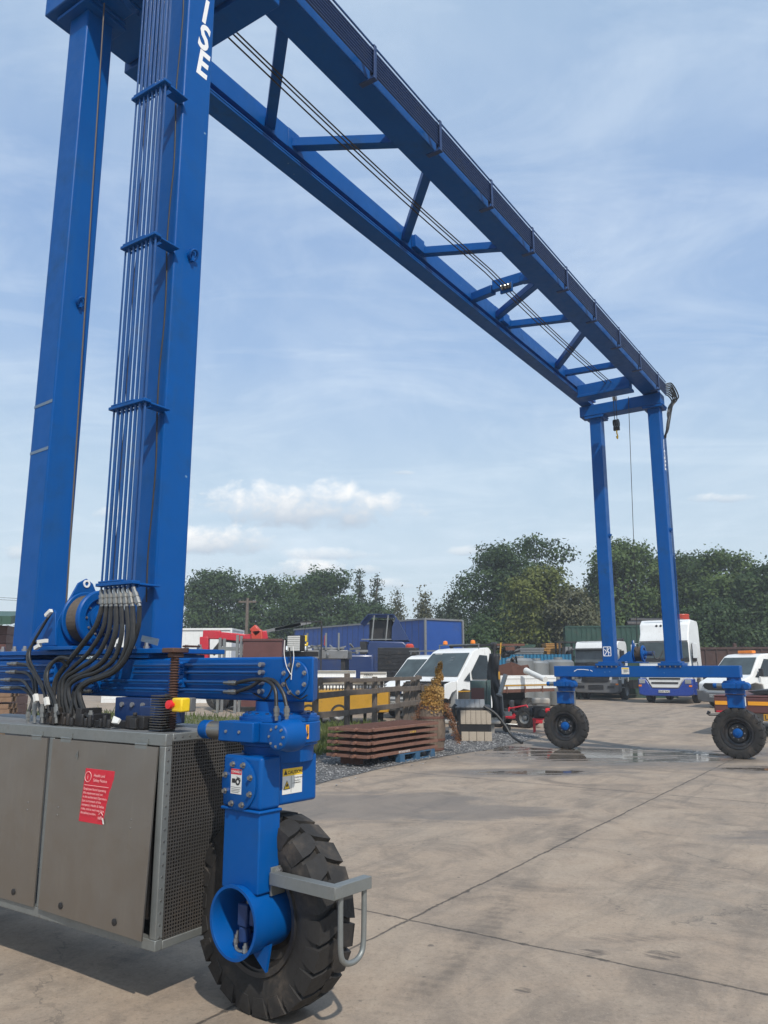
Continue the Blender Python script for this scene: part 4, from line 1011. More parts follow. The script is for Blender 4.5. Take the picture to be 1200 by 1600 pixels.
        # galvanised guard
        gd = MB().box((.075, .156, .505), (.165, .167, .630)); gd.box((.13, .1675, .558), (.18, .5795, .612)); gd.box((-.075, .530, .559), (.1295, .5790, .611))
        gd.box((.132, .5796, .561), (.178, .5836, .609)); go = gd.build('tyre_guard', 'galvanised', yo, bevel=.004)
        MB().tube(curve_pts([(.11, .554, .565), (.11, .554, .45), (.105, .554, .325), (.08, .554, .283), (.03, .554, .270), (-.02, .554, .283), (-.045, .554, .325), (-.05, .554, .45), (-.05, .554, .565)], 7), .0125, 12).build('guard_loop', 'galvanised', go)
        MB().lathe([(0, 0), (0, .016), (.010, .016), (.010, .009), (.018, .009), (.018, 0)], (.12, .167, .612), (0,1,0), 6).build('bolt', 'steel_bolt', go)
    return yo
yoke(NU, NV, R(174.9), True)
yoke(NU, 3.46, R(180), False)
for v in (.20, 3.50):
    y = MB().box((-.13, -.15, .895), (.15, .13, 1.135)).box((.13, -.11, .35), (.25, .11, .90)).box((-.01, -.17, 1.10), (.12, .18, 1.139))
    yo = cr('steering_yoke', y, 'blue_paint', bevel=.016, seg=3); yo.location = (SPAN+.17, v, 0)
    MB().lathe([(-.16, .165), (.03, .17), (.044, .186), (.044, .17), (-.1, .16), (-.1, 0)], (.29, 0, .45), (1,0,0), 36).build('motor_housing', 'blue_paint', yo)
    if v < 1: MB().box((.02, -.1525, .93), (.11, -.1508, 1.11)).build('warning_label', 'label_white', yo)
# ================================================================== BACKGROUND VEHICLES AND YARD
ROW = R(-33.86)      # everything in the yard is parked along the crane's own direction, nose towards us
def veh_wheel(parent, x, y, r, w, side, hubm='grey_metal', lugs=False):
    t = MB().lathe([(-w/2, r*.6), (-w/2*1.02, r*.78), (-w/2*.9, r*.96), (-w/2*.6, r), (w/2*.6, r), (w/2*.9, r*.96), (w/2*1.02, r*.78), (w/2, r*.6)], (0,0,0), (1,0,0), 36)
    for k in range(30 if lugs else 0):
        a = 2*math.pi*k/30; m = Matrix.Rotation(a, 4, 'X'); t.box((-w/2*.95, -.02*r/.4, r*.97), (w/2*.95, .02*r/.4, r*1.035), m)
    h = MB().lathe([(-w*.3, r*.62), (w/2*.9, r*.62), (w/2*.95, r*.58), (w*.25, r*.52), (w*.12, r*.3), (w*.32, r*.2), (w*.35, 0)], (0,0,0), (side,0,0), 28)
    ho = h.build('wheel', hubm, parent); ho.location = (x, y, r); t.build('tyre', 'rubber', ho)
    return ho
def plate_text(parent, txt, x, y, z, m='label_white', w=.52, h=.115):
    p = MB().box((x-w/2, y-.012, z-h/2), (x+w/2, y, z+h/2)).build('number_plate', m, parent)
    text_mesh('plate_characters', [(txt, 0, 0, h*.95, 'CENTER')], 'label_black', p, (x, y-.0125, z-h*.33), (1,0,0), (0,0,1), bold=.02)

def body_prism(profile, halfw):      # side profile (y, z); halfw(z)
    mb = MB(); mb.prism(profile, 'x', -1, 1, hw=lambda y, z: halfw(y, z)); return mb

def van_cab(parent, paint, L_rear, stripped=False, crew=False, hood=True):
    """forward-control-ish van cab: nose at y=0, windscreen 0.95..1.75, roof z 2.2; rear of cab at L_rear"""
    hw = lambda y, z: (1.0 if z < 1.25 else 1.0-(z-1.25)*.17)*(1.0 if y > .35 else .93+.2*y)
    n0 = .82 if stripped else 0.0
    prof = [(n0, .55), (n0, .98 if not stripped else 1.2), (.06 if not stripped else n0, 1.05 if not stripped else 1.22), (.75 if not stripped else n0+.04, 1.28), (.95, 1.36), (1.72, 2.12), (1.95, 2.21), (2.4, 2.25), (L_rear-.08, 2.24), (L_rear, 2.15), (L_rear, .45), (1.75, .42), (1.6, .95) , (1.1, 1.02), (.72 if not stripped else n0+.05, .95), (.52 if not stripped else n0+.02, .5)]
    c = body_prism(prof, hw).build('cab', paint, parent, bevel=.045, seg=3)
    g = MB()
    def fp(x, t):   # point on windscreen: x -1..1, t 0..1
        y = .95+(1.70-.95)*t; z = 1.36+(2.10-1.36)*t; n = Vector((0, -.7, .72)); w_ = hw(y, z)*.93
        return Vector((x*w_, y, z))+n*.018
    g.poly([fp(-1, .02), fp(1, .02), fp(.96, .95), fp(-.96, .95)][::1], -.008 if False else .008)
    g.build('windscreen', 'windscreen', c)
    for s in (1, -1):
        w = MB(); 
        def sp(y, z): return Vector((s*(hw(y, z)+.004), y, z))
        a = [sp(1.52, 1.30), sp(2.32, 1.30), sp(2.32, 2.0), sp(1.98, 2.02), sp(1.50, 1.52)]
        w.poly(a if s > 0 else a[::-1], .006); w.build('side_window', 'side_glass', c)
        w = MB(); a = [sp(1.12, 1.27), sp(1.40, 1.25), sp(1.42, 1.50)]; w.poly(a if s > 0 else a[::-1], .006); w.build('quarter_window', 'side_glass', c)
        if crew:
            w = MB(); a = [sp(2.50, 1.30), sp(3.2, 1.30), sp(3.2, 1.98), sp(2.50, 2.0)]; w.poly(a if s > 0 else a[::-1], .006); w.build('side_window', 'side_glass', c)
        d = MB()
        for yy in ((1.46, 2.42) if not crew else (1.46, 2.42, 3.3)): d.poly([sp(yy, .55), sp(yy+.012, .55), sp(yy+.012, 1.28), sp(yy, 1.28)] if s > 0 else [sp(yy, .55), sp(yy, 1.28), sp(yy+.012, 1.28), sp(yy+.012, .55)], .002)
        d.build('door_gap', 'black_plastic', c)
        mm = MB().box((s*1.04 if s > 0 else -1.24, 1.30, 1.30), (s*1.24 if s > 0 else -1.04, 1.38, 1.62)) 
        if not stripped: mm.build('mirror', 'black_plastic', c, bevel=.02)
    return c
def ford_front(parent):
    g = MB(); 
    g.prism([(-.62, .80), (-.70, .92), (-.60, 1.02), (.60, 1.02), (.70, .92), (.62, .80), (.45, .73), (-.45, .73)], 'y', -.035, .04); 
    gr = g.build('grille', 'black_plastic', parent, bevel=.02)
    sl = MB()
    for z in (.80, .86, .92, .98): sl.box((-.60, -.045, z-.008), (.60, -.034, z+.008))
    sl.build('grille_bar', 'dark_metal', gr); MB().lathe([(0, 0), (0, .09), (-.02, .08), (-.02, 0)], (0, -.047, .89), (0,1,0), 24).build('badge', 'navy_paint', gr)
    bp = MB().prism([(-.98, .30), (-1.0, .72), (-.68, .72), (-.48, .64), (.48, .64), (.68, .72), (1.0, .72), (.98, .30), (.7, .24), (-.7, .24)], 'y', -.07, .30)
    bp.build('bumper', 'grey_plastic', parent, bevel=.05, seg=3)
    for s in (-1, 1):
        a = [Vector((s*.70, -.02, .86)), Vector((s*.93, .06, .88)), Vector((s*.95, .30, 1.10)), Vector((s*.78, .08, 1.05))]
        MB().poly(a if s < 0 else a[::-1], -.05 if False else .03).build('headlight', 'headlamp', parent)
    plate_text(parent, 'SV65 NGN', -.1, -.072, .50)
# --- crew-cab tipper at the right
t1 = thing('tipper_truck', 'white crew cab tipper with black grille and orange beacon bar, at far right', 'truck', (13.89, 33.14, 0), R(-60))
c = van_cab(t1, 'white_paint', 3.45, crew=True); ford_front(t1)
for (x, y) in ((-.86, .95), (.86, .95), (-.86, 4.6), (.86, 4.6)): veh_wheel(t1, x, y, .36, .23, 1 if x > 0 else -1)
MB().box((-.9, .4, .38), (.9, 5.6, .55)).build('chassis', 'black_plastic', t1)
bb = MB().box((-1.05, 3.6, .95), (1.05, 6.2, 1.0)); bb.box((-1.05, 3.6, 1.0), (-1.01, 6.2, 1.4)).box((1.01, 3.6, 1.0), (1.05, 6.2, 1.4)).box((-1.05, 3.6, 1.0), (1.05, 3.64, 2.1)); bb.build('tipper_body', 'white_paint', t1)
MB().box((-.35, 2.0, 2.26), (.35, 2.25, 2.38)).build('beacon_bar', 'amber', t1, bevel=.02)
MB().box((-.97, .68, .42), (-.80, .72, 1.02)).build('wheel_arch', 'black_plastic', t1)
MB().box((.40, 1.78-.12, 1.93), (.55, 1.79-.12, 2.05), Matrix.Rotation(0, 4, 'X')).build('screen_sticker', 'label_white', t1)
# --- stripped tipper in the middle
t2 = thing('tipper_truck', 'white single cab tipper with its bonnet and bumper stripped off, beside the barrel', 'truck', (.85, 23.35, 0), R(-48))
c = van_cab(t2, 'white_paint', 2.55, stripped=True)
st = MB()
for s in (-1, 1):
    a = [Vector((s*1.0, .86, 1.00)), Vector((s*1.0, 2.3, 1.00)), Vector((s*1.0, 2.3, 1.03)), Vector((s*1.0, .86, 1.035))]
    st.poly([p+Vector((s*.004, 0, -.06)) for p in (a if s > 0 else a[::-1])], .003)
st.build('stripe', 'yellow_paint', t2)
e = MB().box((-.85, .15, .45), (.85, .30, .62)).box((-.35, .25, .55), (.30, .80, 1.10)).box((-.75, .38, .65), (-.42, .80, 1.0)).box((.35, .40, .6), (.75, .80, 1.05)).cyl((-.2, .18, .8), (-.2, .26, .8), .17, 20).cyl((.15, .18, .72), (.15, .26, .72), .10, 18)
e.bar((-.9, .2, 1.05), (.9, .2, 1.08), .05, .05).bar((-.85, .2, .5), (-.85, .22, 1.07), .06, .05).bar((.85, .2, .5), (.85, .22, 1.07), .06, .05)
for k in range(9): e.tube(curve_pts([(-.7+k*.17, .30, 1.0), (-.65+k*.15, .22, 1.12-.02*(k%3)), (-.55+k*.14, .5, 1.18), (-.5+k*.12, .78, 1.12)], 4), .02, 6)
e.build('engine_bay', 'dark_metal', t2, bevel=.01)
MB().box((-.92, .60, 1.20), (.92, .86, 1.235)).box((-.9, .55, 1.17), (-.6, .62, 1.22)).build('scuttle', 'black_plastic', t2)
f_ = MB().prism([(.30, .78), (.34, 1.16), (.60, 1.24), (.82, 1.25), (.82, 1.0), (.62, .92), (.5, .74)], 'x', .93, .98); f_.build('wing', 'white_paint', t2, bevel=.012)
f_ = MB().prism([(.45, .85), (.50, 1.14), (.82, 1.22), (.82, .9)], 'x', -.98, -.94); f_.build('wing', 'white_paint', t2, bevel=.012)
for (x, y) in ((-.84, 1.2), (.84, 1.2), (-.86, 4.3), (.86, 4.3)): veh_wheel(t2, x, y, .35, .22, 1 if x > 0 else -1)
MB().box((-.45, .3, .48), (-.35, 5.5, .62)).box((.35, .3, .48), (.45, 5.5, .62)).build('chassis', 'dark_metal', t2)
b2 = MB().box((-1.04, 2.75, .98), (1.04, 5.6, 1.03)); 
b2.box((1.0, 2.75, 1.031), (1.04, 5.6, 1.40)).box((-1.04, 2.75, 1.031), (-1.0, 5.6, 1.40)).box((-.999, 5.56, 1.031), (.999, 5.6, 1.40))
tb = b2.build('tipper_body', 'white_paint', t2, bevel=.006)
gr = MB(); gr.box((1.0405, 2.80, 1.12), (1.05, 5.55, 1.16)).box((1.0405, 2.80, 1.30), (1.055, 5.55, 1.33)); gr.build('side_rib', 'white_paint', tb)
MB().box((1.051, 2.80, 1.075), (1.053, 5.55, 1.115)).build('stripe', 'yellow_paint', tb)
k = MB()
for y in (3.0, 3.9, 4.8): k.box((1.041, y, .86), (1.055, y+.06, 1.06))
k.box((.9, 2.8, .88), (1.03, 5.5, .978)); k.build('body_bracket', 'rust', tb)
hb_ = MB().box((-1.0, 2.62, 1.04), (1.0, 2.72, 1.9)); 
for x in (-.9, -.3, .3, .9): hb_.box((x-.03, 2.60, 1.9), (x+.03, 2.70, 2.38))
hb_.box((-.95, 2.58, 2.30), (.95, 2.64, 2.36)); hb_.build('headboard', 'dark_metal', t2, bevel=.005)
rk = MB().box((-.8, 1.95, 2.33), (.85, 2.02, 2.36)).bar((-.8, 1.98, 2.22), (-.8, 1.98, 2.34), .03, .03).bar((.85, 1.98, 2.22), (.85, 1.98, 2.34), .03, .03); rk.build('roof_bar', 'pale_metal', t2)
for x in (-.55, .62): MB().lathe([(0, 0), (0, .075), (.05, .075), (.10, .06), (.115, 0)], (x, 1.98, 2.365), (0,0,1), 20).build('beacon', 'amber', t2)
text_mesh('screen_writing', [('ABZ', 0, .0, .085, 'CENTER'), ('310', .02, -.12, .085, 'CENTER'), ('- - -', 0, -.22, .07, 'CENTER')], 'pale_metal', c, (.22, 1.485, 1.93), (1,0,0), (0,.72,.70))
MB().box((-.62, 1.60, 2.045), (-.34, 1.64, 2.075), Matrix.Identity(4)).build('screen_sticker', 'label_white', c)
MB().box((1.0, 2.35, 1.28), (1.10, 2.66, 1.52)).lathe([(0, 0), (0, .06), (.05, .06), (.05, 0)], (1.10, 2.5, 1.42), (1,0,0), 12).build('filler_box', 'yellow_paint', t2, bevel=.01)
# items leaning in / on the tipper body
pp = thing('plastic_pipe', 'thick white pipe leaning out of the stripped tipper body', 'pipe', (0,0,0))
a = D(822, 1048, 24.92); b = D(852, 1062, 23.77); MB().tube([a, b], .085, 18).build('pipe', 'label_white', pp); MB().lathe([(0, .07), (0, .10), (.1, .10), (.1, .07)], a, (b-a), 18, closed=True).build('collar', 'label_white', pp)
# --- DAF-like and tall cab lorries
def lorry(name, label, loc, H, Wd, z_ws0, z_ws1, high, col_low, plate_):
    t = thing(name, label, 'lorry', loc, ROW, None); w = Wd/2
    hw = lambda y, z: w*(1.0-(max(0, z-2.0))*.03)*(1.0 if y > .3 else .965)
    if high: prof = [(.02, .95), (0, 1.5), (.08, z_ws1+.05), (.30, z_ws1+.45), (.42, H-.22), (.75, H), (2.1, H-.02), (2.25, H-.3), (2.25, .9), (1.9, .9), (1.75, 1.15), (.9, 1.15), (.75, .85)]
    else: prof = [(.02, .9), (0, 1.4), (.16, z_ws1+.04), (.30, H-.08), (.55, H), (1.55, H), (1.7, H-.15), (1.7, .9), (1.62, 1.1), (.9, 1.1), (.75, .8)]
    c = body_prism(prof, hw).build('cab', 'white_paint', t, bevel=.06, seg=3)
    fy = lambda z: (.02-(.02)*1 if z < 1.5 else ((.08 if high else .16)*(z-1.5)/(z_ws1+.05-1.5)))
    g = MB(); a = [Vector((-w*.93, fy(z_ws0)-.02, z_ws0)), Vector((w*.93, fy(z_ws0)-.02, z_ws0)), Vector((w*.91, fy(z_ws1)-.02, z_ws1)), Vector((-w*.91, fy(z_ws1)-.02, z_ws1))]
    g.poly(a, .02); g.build('windscreen', 'grey_glass' if not high else 'windscreen', c)
    MB().poly([Vector((-w*.93, fy(z_ws0)-.045, z_ws0-.02)), Vector((w*.93, fy(z_ws0)-.045, z_ws0-.02)), Vector((w*.93, fy(z_ws0)-.045, z_ws0+.16)), Vector((-w*.93, fy(z_ws0)-.045, z_ws0+.16))], .01).build('wiper_panel', 'black_plastic', c)
    for s in (1, -1):
        x_ = lambda y, z: s*(hw(y, z)+.006)
        a = [Vector((x_(.5, z_ws0), .32, z_ws0+.02)), Vector((x_(1.3, z_ws0), 1.15, z_ws0+.02)), Vector((x_(1.3, z_ws1), 1.15, z_ws1-.08)), Vector((x_(.5, z_ws1), .42, z_ws1-.05))]
        MB().poly(a if s > 0 else a[::-1], .008).build('side_window', 'side_glass', c)
        d = MB(); 
        for yy in (.26, 1.28): d.box((min(s*(w-.02), s*(w+.004)), yy, 1.1), (max(s*(w-.02), s*(w+.004)), yy+.014, z_ws0))
        d.build('door_gap', 'black_plastic', c)
        m_ = MB().box((min(s*(w+.08), s*(w+.30)), .02, z_ws0+.15), (max(s*(w+.08), s*(w+.30)), .16, z_ws1-.08)).bar((s*w*.98, .2, z_ws1-.03), (s*(w+.2), .1, z_ws1-.05), .03, .03).bar((s*w*.98, .2, z_ws0+.3), (s*(w+.2), .1, z_ws0+.3), .03, .03)
        m_.build('mirror', 'black_plastic' if not high else 'white_paint', c, bevel=.02)
        veh_wheel(t, s*(w-.17), 1.32, .50, .30, s); veh_wheel(t, s*(w-.17), 4.9, .50, .30, s)
    MB().box((-.45, .8, .75), (.45, 7.2, 1.0)).box((-w+.05, 2.6, .55), (w-.05, 4.0, 1.0)).build('chassis', 'dark_metal', t)
    return t, c, w
t3, c3, w3 = lorry('lorry', 'white low cab lorry with grey bumper, behind the left far crane leg', (11.18, 41.8, 0), 3.05, 2.42, 1.78, 2.62, False, None, None)
bp = MB().prism([(-w3, .45), (-w3, 1.05), (w3, 1.05), (w3, .45), (w3-.2, .36), (-w3+.2, .36)], 'y', -.12, .45).build('bumper', 'grey_plastic', t3, bevel=.05, seg=3)
g = MB().prism([(-.70, .98), (-.82, 1.42), (.82, 1.42), (.70, .98), (.55, .92), (-.55, .92)], 'y', -.15, -.121).build('grille', 'black_plastic', t3)
m_ = MB()
for z in (1.02, 1.12, 1.22, 1.32): m_.box((-.74, -.17, z-.02), (.74, -.151, z+.02))
m_.build('grille_bar', 'dark_metal', g); MB().box((-.40, -.145, .55), (.40, -.121, .78)).box((-.98, -.145, .62), (-.62, -.121, .74)).box((.62, -.145, .62), (.98, -.121, .74)).build('bumper_opening', 'black_plastic', t3)
MB().box((-w3+.02, -.02, 1.06), (-.84, .02, 1.40)).box((.84, -.02, 1.06), (w3-.02, .02, 1.40)).build('front_corner', 'grey_plastic', t3, bevel=.02)
for s in (-1, 1): MB().box((min(s*.78, s*1.16), -.14, .86), (max(s*.78, s*1.16), -.119, 1.06)).build('headlight', 'headlamp', t3, bevel=.01)
MB().box((-1.2, -.25, 2.62), (1.2, .20, 2.68)).build('sun_visor', 'grey_plastic', t3)
MB().cyl((.6, 1.55, 3.1), (1.1, 1.55, 3.16), .09, 12).build('air_intake', 'black_plastic', t3)
t4, c4, w4 = lorry('lorry', 'tall white sleeper cab lorry with blue bumper behind the right far crane leg', (13.4, 37.8, 0), 3.95, 2.5, 1.95, 2.85, True, None, None)
bp = MB().prism([(-w4, .42), (-w4-.01, 1.15), (-.90, 1.15), (-.62, .70), (.62, .70), (.90, 1.15), (w4+.01, 1.15), (w4, .42), (w4-.25, .34), (-w4+.25, .34)], 'y', -.14, .5).build('bumper', 'skirt_blue', t4, bevel=.05, seg=3)
MB().prism([(-.60, .72), (-.88, 1.20), (-.90, 1.66), (.90, 1.66), (.88, 1.20), (.60, .72)], 'y', -.165, .05).build('front_panel', 'white_paint', t4, bevel=.03)
g = MB()
for z, hw_ in ((1.56, .78), (1.36, .76), (1.16, .72), (.96, .62)): g.box((-hw_, -.185, z-.05), (hw_, -.166, z+.03))
g.build('grille', 'black_plastic', t4)
for s in (-1, 1):
    MB().box((min(s*.92, s*1.2), -.165, .92), (max(s*.92, s*1.2), -.141, 1.12)).build('headlight', 'headlamp', t4, bevel=.02)
    MB().box((min(s*(w4+.0), s*(w4+.016)), .25, .4), (max(s*(w4+.0), s*(w4+.016)), .85, 1.0)).build('corner_skirt', 'skirt_blue', t4)
plate_text(t4, 'GU07 RAZ', -.05, -.168, .56)
MB().box((-1.12, .0, 2.90), (1.12, .10, 2.93)).box((-1.1, .26, 3.18), (1.1, .30, 3.21)).build('roof_seam', 'grey_plastic', t4)
lm = MB(); 
for x in (-.35, -.15, .15, .35): lm.lathe([(0, 0), (0, .06), (-.05, .05), (-.05, 0)], (x, .42, 3.66), (0,1,0), 14)
lm.build('roof_lamp', 'dark_metal', t4)
for (t_, c_, w_, zw, hi) in ((t3, c3, w3, 1.78, False), (t4, c4, w4, 1.95, True)):
    y0 = -.03 if not hi else -.035
    for k, x in enumerate((-.75, -.05, .60)):
        MB().bar((x, y0+.0, zw+.02), (x+.52, y0+.035, zw+.20), .02, .02).build('wiper', 'black_plastic', t_)
    MB().box((-w_*.9, -.035, zw-.22), (w_*.9, -.022, zw-.20)).build('panel_gap', 'dark_metal', t_)
    for s in (-1, 1):
        MB().box((min(s*(w_-.16), s*(w_-.02)), -.16 if hi else -.14, .78), (max(s*(w_-.16), s*(w_-.02)), -.15 if hi else -.121, .86)).build('indicator', 'amber', t_)
        MB().box((min(s*(w_+.004), s*(w_+.010)), 1.05, 1.62), (max(s*(w_+.004), s*(w_+.010)), 1.20, 1.66)).build('door_handle', 'black_plastic', t_)
        MB().box((min(s*(w_-.05), s*(w_+.02)), .45, .62), (max(s*(w_-.05), s*(w_+.02)), .82, .68)).build('step', 'grey_metal', t_)
    MB().box((-.9, .5 if hi else .35, 3.945 if hi else 3.045), (.9, .55 if hi else .40, 3.975 if hi else 3.08)).build('roof_rail', 'grey_metal', t_)
# --- low-loader tail at the right edge
tr = thing('flatbed_trailer', 'dark red low trailer with amber reflective strip and yellow plate at the right edge', 'trailer', D(1117, 1120, 19.75).xy.to_3d(), ROW)
b = MB().box((0, 0, .55), (2.55, 5.5, .92)).box((.0, -.0, .92), (2.55, 5.5, .97)); b.build('deck', 'maroon', tr, bevel=.03)
MB().box((.03, -.012, .74), (.62, -.002, .83)).box((.78, -.012, .74), (1.75, -.002, .83)).build('reflective_strip', 'amber_strip', tr)
MB().box((.05, -.02, .56), (.62, -.002, .60)).box((1.28, -.03, .62), (1.60, -.002, .72)).build('rear_lamp', 'red_paint', tr)
plate_text(tr, 'L72 9YK', 1.38, -.03, .47, 'yellow_paint', .55, .15)
MB().box((.35, .3, .36), (2.3, 5.2, .545)).build('chassis', 'pale_metal', tr); MB().bar((1.5, .1, .1), (1.5, .1, .55), .06, .06).bar((2.3, .1, .1), (2.3, .1, .55), .06, .06).build('support_leg', 'pale_metal', tr)
MB().cyl((-.12, -.1, .50), (.10, .0, .50), .03, 8).cyl((-.14, -.1, .50), (-.10, -.1, .58), .04, 8).build('tow_hook', 'black_plastic', tr)
for (x, y) in ((.4, 3.4), (2.1, 3.4)): veh_wheel(tr, x, y, .36, .25, 1)
rp = thing('loading_ramp', 'flat black ramp plate lying on the red trailer', 'ramp', tr.location+Vector((0, 0, .975)), ROW)
MB().prism([(.9, .02), (2.5, .02), (2.5, .12), (1.1, .12), (.75, .09)], 'y', .25, 3.0).build('ramp_plate', 'black_plastic', rp)
# --- green container and load behind the lorries
def box_container(name, label, cat, loc, size, m, rz=ROW, ribs=True, doorm=None):
    t = thing(name, label, cat, loc, rz); w, l, h = size
    b = MB()
    b.box((-w/2+.03, .04, .18), (w/2-.03, l-.04, h-.06)); 
    if ribs:
        n = int(l/.28)
        for k in range(n):
            y = .1+k*(l-.2)/n; b.box((w/2-.03, y, .25), (w/2, y+.13, h-.12)); b.box((-w/2, y, .25), (-w/2+.03, y+.13, h-.12))
        n = int(w/.28)
        for k in range(n):
            x = -w/2+.1+k*(w-.2)/n; b.box((x, 0.0, .25), (x+.13, .04, h-.12))
    b.build('body', m, t)
    f = MB()
    for x in (-w/2, w/2-.08):
        for y in (-.02, l-.08): f.box((x, y, 0), (x+.08, y+.1, h))
    f.box((-w/2+.081, -.02, h-.09), (w/2-.081, .06, h)).box((-w/2, .061+.02, h-.09), (-w/2+.08, l-.081, h)).box((w/2-.08, .081, h-.09), (w/2, l-.081, h)).box((-w/2+.081, -.02, 0), (w/2-.081, .06, .17))
    f.build('frame', m, t); return t
p = D(1000, 1080, 45.05); box_container('shipping_container', 'dark green container behind the tall white lorry', 'container', (p.x-1.0, 45.05, 0), (6.0, 2.5, 4.05), 'container_green', R(-10))
dr = thing('oil_drum', 'red drum standing on the green container', 'drum', (D(1065, 965, 46.20).x, 46.2, 4.06)); MB().lathe([(0, 0), (0, .42), (.05, .44), (.3, .42), (.35, .44), (.6, .42), (.66, .44), (.7, .42), (.7, 0)], (0,0,0), (0,0,1), 24).build('drum', 'orange_red', dr)
for i, (px, dz, r_) in enumerate(((978, .0, .22), (992, .0, .17), (984, .36, .15))):
    p = D(px, 968, 48.0+i*.3); o = thing('steel_pipe', ('large rusty pipe, leftmost on the green container roof', 'second rusty pipe lying on the green container roof', 'thin rusty pipe resting on top of the two others')[i], 'pipe', (p.x, p.y, 4.06+r_+dz), 0, 'pipes on the green container')
    MB().lathe([(0, r_), (2.4, r_), (2.4, r_*.85), (0, r_*.85)], (0, 0, 0), (1, .15, 0), 18, closed=True).build('pipe', 'dark_metal' if i != 1 else 'rust', o)
# brown skips
for i, (px, Y, w_, h_) in enumerate(((1150, 42.2, 3.6, 2.75), (1205, 48, 4.0, 2.9), (1238, 39.3, 3.0, 2.4))):
    p = D(px, 1060, Y); t = thing('skip', ('rusty brown skip directly behind the crew cab tipper', 'larger brown skip further back at the right', 'brown skip beyond the right edge of the trailer')[i], 'skip', (p.x, Y, 0), R(-12), 'brown skips')
    b = MB().prism([(-w_/2, h_), (-w_/2+.5, 0), (w_/2-.5, 0), (w_/2, h_)], 'y', 0, 1.8); b.build('body', 'skip_brown', t)
    r__ = MB().box((-w_/2-.05, -.06, h_-.12), (w_/2+.05, -.001, h_)); 
    for k in range(6): r__.box((-w_/2+.35+k*(w_-.8)/5, -.05, .2), (-w_/2+.43+k*(w_-.8)/5, -.002, h_-.13))
    r__.build('rim', 'skip_brown', t)
    if i == 0: MB().lathe([(0, 0), (0, .12), (.2, .10), (.24, 0)], (.2, .6, h_), (0,0,1), 12).build('lid_knob', 'skip_brown', t)
# --- left-hand background: box van, loader crane, curtain trailer, tractor
p = D(345, 1030, 38.34); bx = box_container('box_trailer', 'plain white box trailer with a ribbed top edge, left of the loader crane', 'trailer', (p.x-2.6, 38.34, 0), (6.3, 2.4, 3.55), 'white_paint', R(-4), ribs=False)
# curtain side trailer
cs = thing('curtain_trailer', 'long bright blue curtain sided lorry trailer behind the navy tractor', 'trailer', (2.07, 39.7, 0), R(-54.5))
b = MB(); b.box((-13.5, 0.0, 1.0), (0, 2.5, 4.05)); cu_ = b.build('curtain', 'curtain_blue', cs); q = MB()
for k in range(24): q.box((-13.4+k*.56, -.012, 1.02), (-13.36+k*.56, -.001, 4.03))
q.build('strap', 'navy_paint', cu_); MB().box((-13.6, -.05, 4.051), (.06, 2.55, 4.14)).box((-.001, -.06, .9), (.08, .05, 4.05)).box((-.001, 2.45, .9), (.08, 2.56, 4.05)).build('roof_rail', 'grey_metal', cs)
MB().box((-13.5, 0, .85), (0, 2.5, .99)).build('chassis', 'dark_metal', cs)
for x in (-3.2, -1.9, -.9):
    o = veh_wheel(cs, x, .3, .5, .3, -1); o.rotation_euler = (0, 0, R(90))
fl = MB()
for (u, z) in ((-9.7, 3.1), (-9.68, 3.3), (-9.64, 3.5)): fl.lathe([(0, 0), (0, .12), (-.01, .12), (-.01, 0)], (u, -.014, z), (0,1,0), 10)
fl.build('curtain_mark', 'red_paint', cs)
# navy tractor with open sleeper fairing
p = D(650, 1040, 34.51); nv = thing('lorry', 'navy blue lorry with an open roof deflector before the blue curtain trailer', 'lorry', (p.x, 34.51, 0), R(86))
hw = lambda y, z: 1.15*(1-.03*max(0, z-2))
c = body_prism([(0, .7), (0, 1.6), (.22, 2.5), (.5, 2.75), (1.9, 2.78), (2.05, 2.6), (2.05, .7)], hw).build('cab', 'navy_paint', nv, bevel=.07, seg=3)
MB().poly([Vector((-1.05, -.02, 1.7)), Vector((1.05, -.02, 1.7)), Vector((1.0, .17, 2.45)), Vector((-1.0, .17, 2.45))], .02).build('windscreen', 'windscreen', c)
for s in (1, -1):
    a = [Vector((s*1.155, .35, 1.75)), Vector((s*1.155, 1.05, 1.75)), Vector((s*1.14, 1.05, 2.45)), Vector((s*1.14, .42, 2.45))]; MB().poly(a if s > 0 else a[::-1], .01).build('side_window', 'side_glass', c)
fa = MB()
for s in (-1, 1):
    fa.poly([Vector((s*1.1, .30, 2.80)), Vector((s*1.1, 1.0, 2.80)), Vector((s*1.08, .98, 3.35)), Vector((s*1.05, .80, 3.80))], .03)
fa.poly([Vector((-1.08, .30, 2.80)), Vector((1.08, .30, 2.80)), Vector((1.03, .92, 3.88)), Vector((-1.03, .92, 3.88))], .03)
fa.poly([Vector((-1.03, .92, 3.885)), Vector((1.03, .92, 3.885)), Vector((1.03, 2.0, 3.90)), Vector((-1.03, 2.0, 3.90))], .03)
fa.poly([Vector((-1.03, 2.0, 3.90)), Vector((1.03, 2.0, 3.90)), Vector((1.03, 2.35, 3.5)), Vector((-1.03, 2.35, 3.5))], .03)
fa.build('roof_deflector', 'navy_paint', nv)
rd = MB()
for (x, y) in ((-1.04, 1.25), (-1.04, 1.85), (1.04, 1.25), (1.04, 1.85)): rd.bar((x, y, 2.80), (x*.98, y-.10, 3.86), .05, .05)
rd.bar((-1.04, 1.0, 2.84), (-1.04, 2.3, 2.84), .05, .04).build('deflector_stay', 'pale_metal', nv)
MB().box((-.55, 1.0, 2.79), (.95, 2.0, 3.7)).build('sleeper_pod', 'dark_metal', nv, bevel=.05)
MB().box((-1.16, 2.06, .9), (1.1, 2.35, 2.75)).build('air_stack', 'black_plastic', nv)
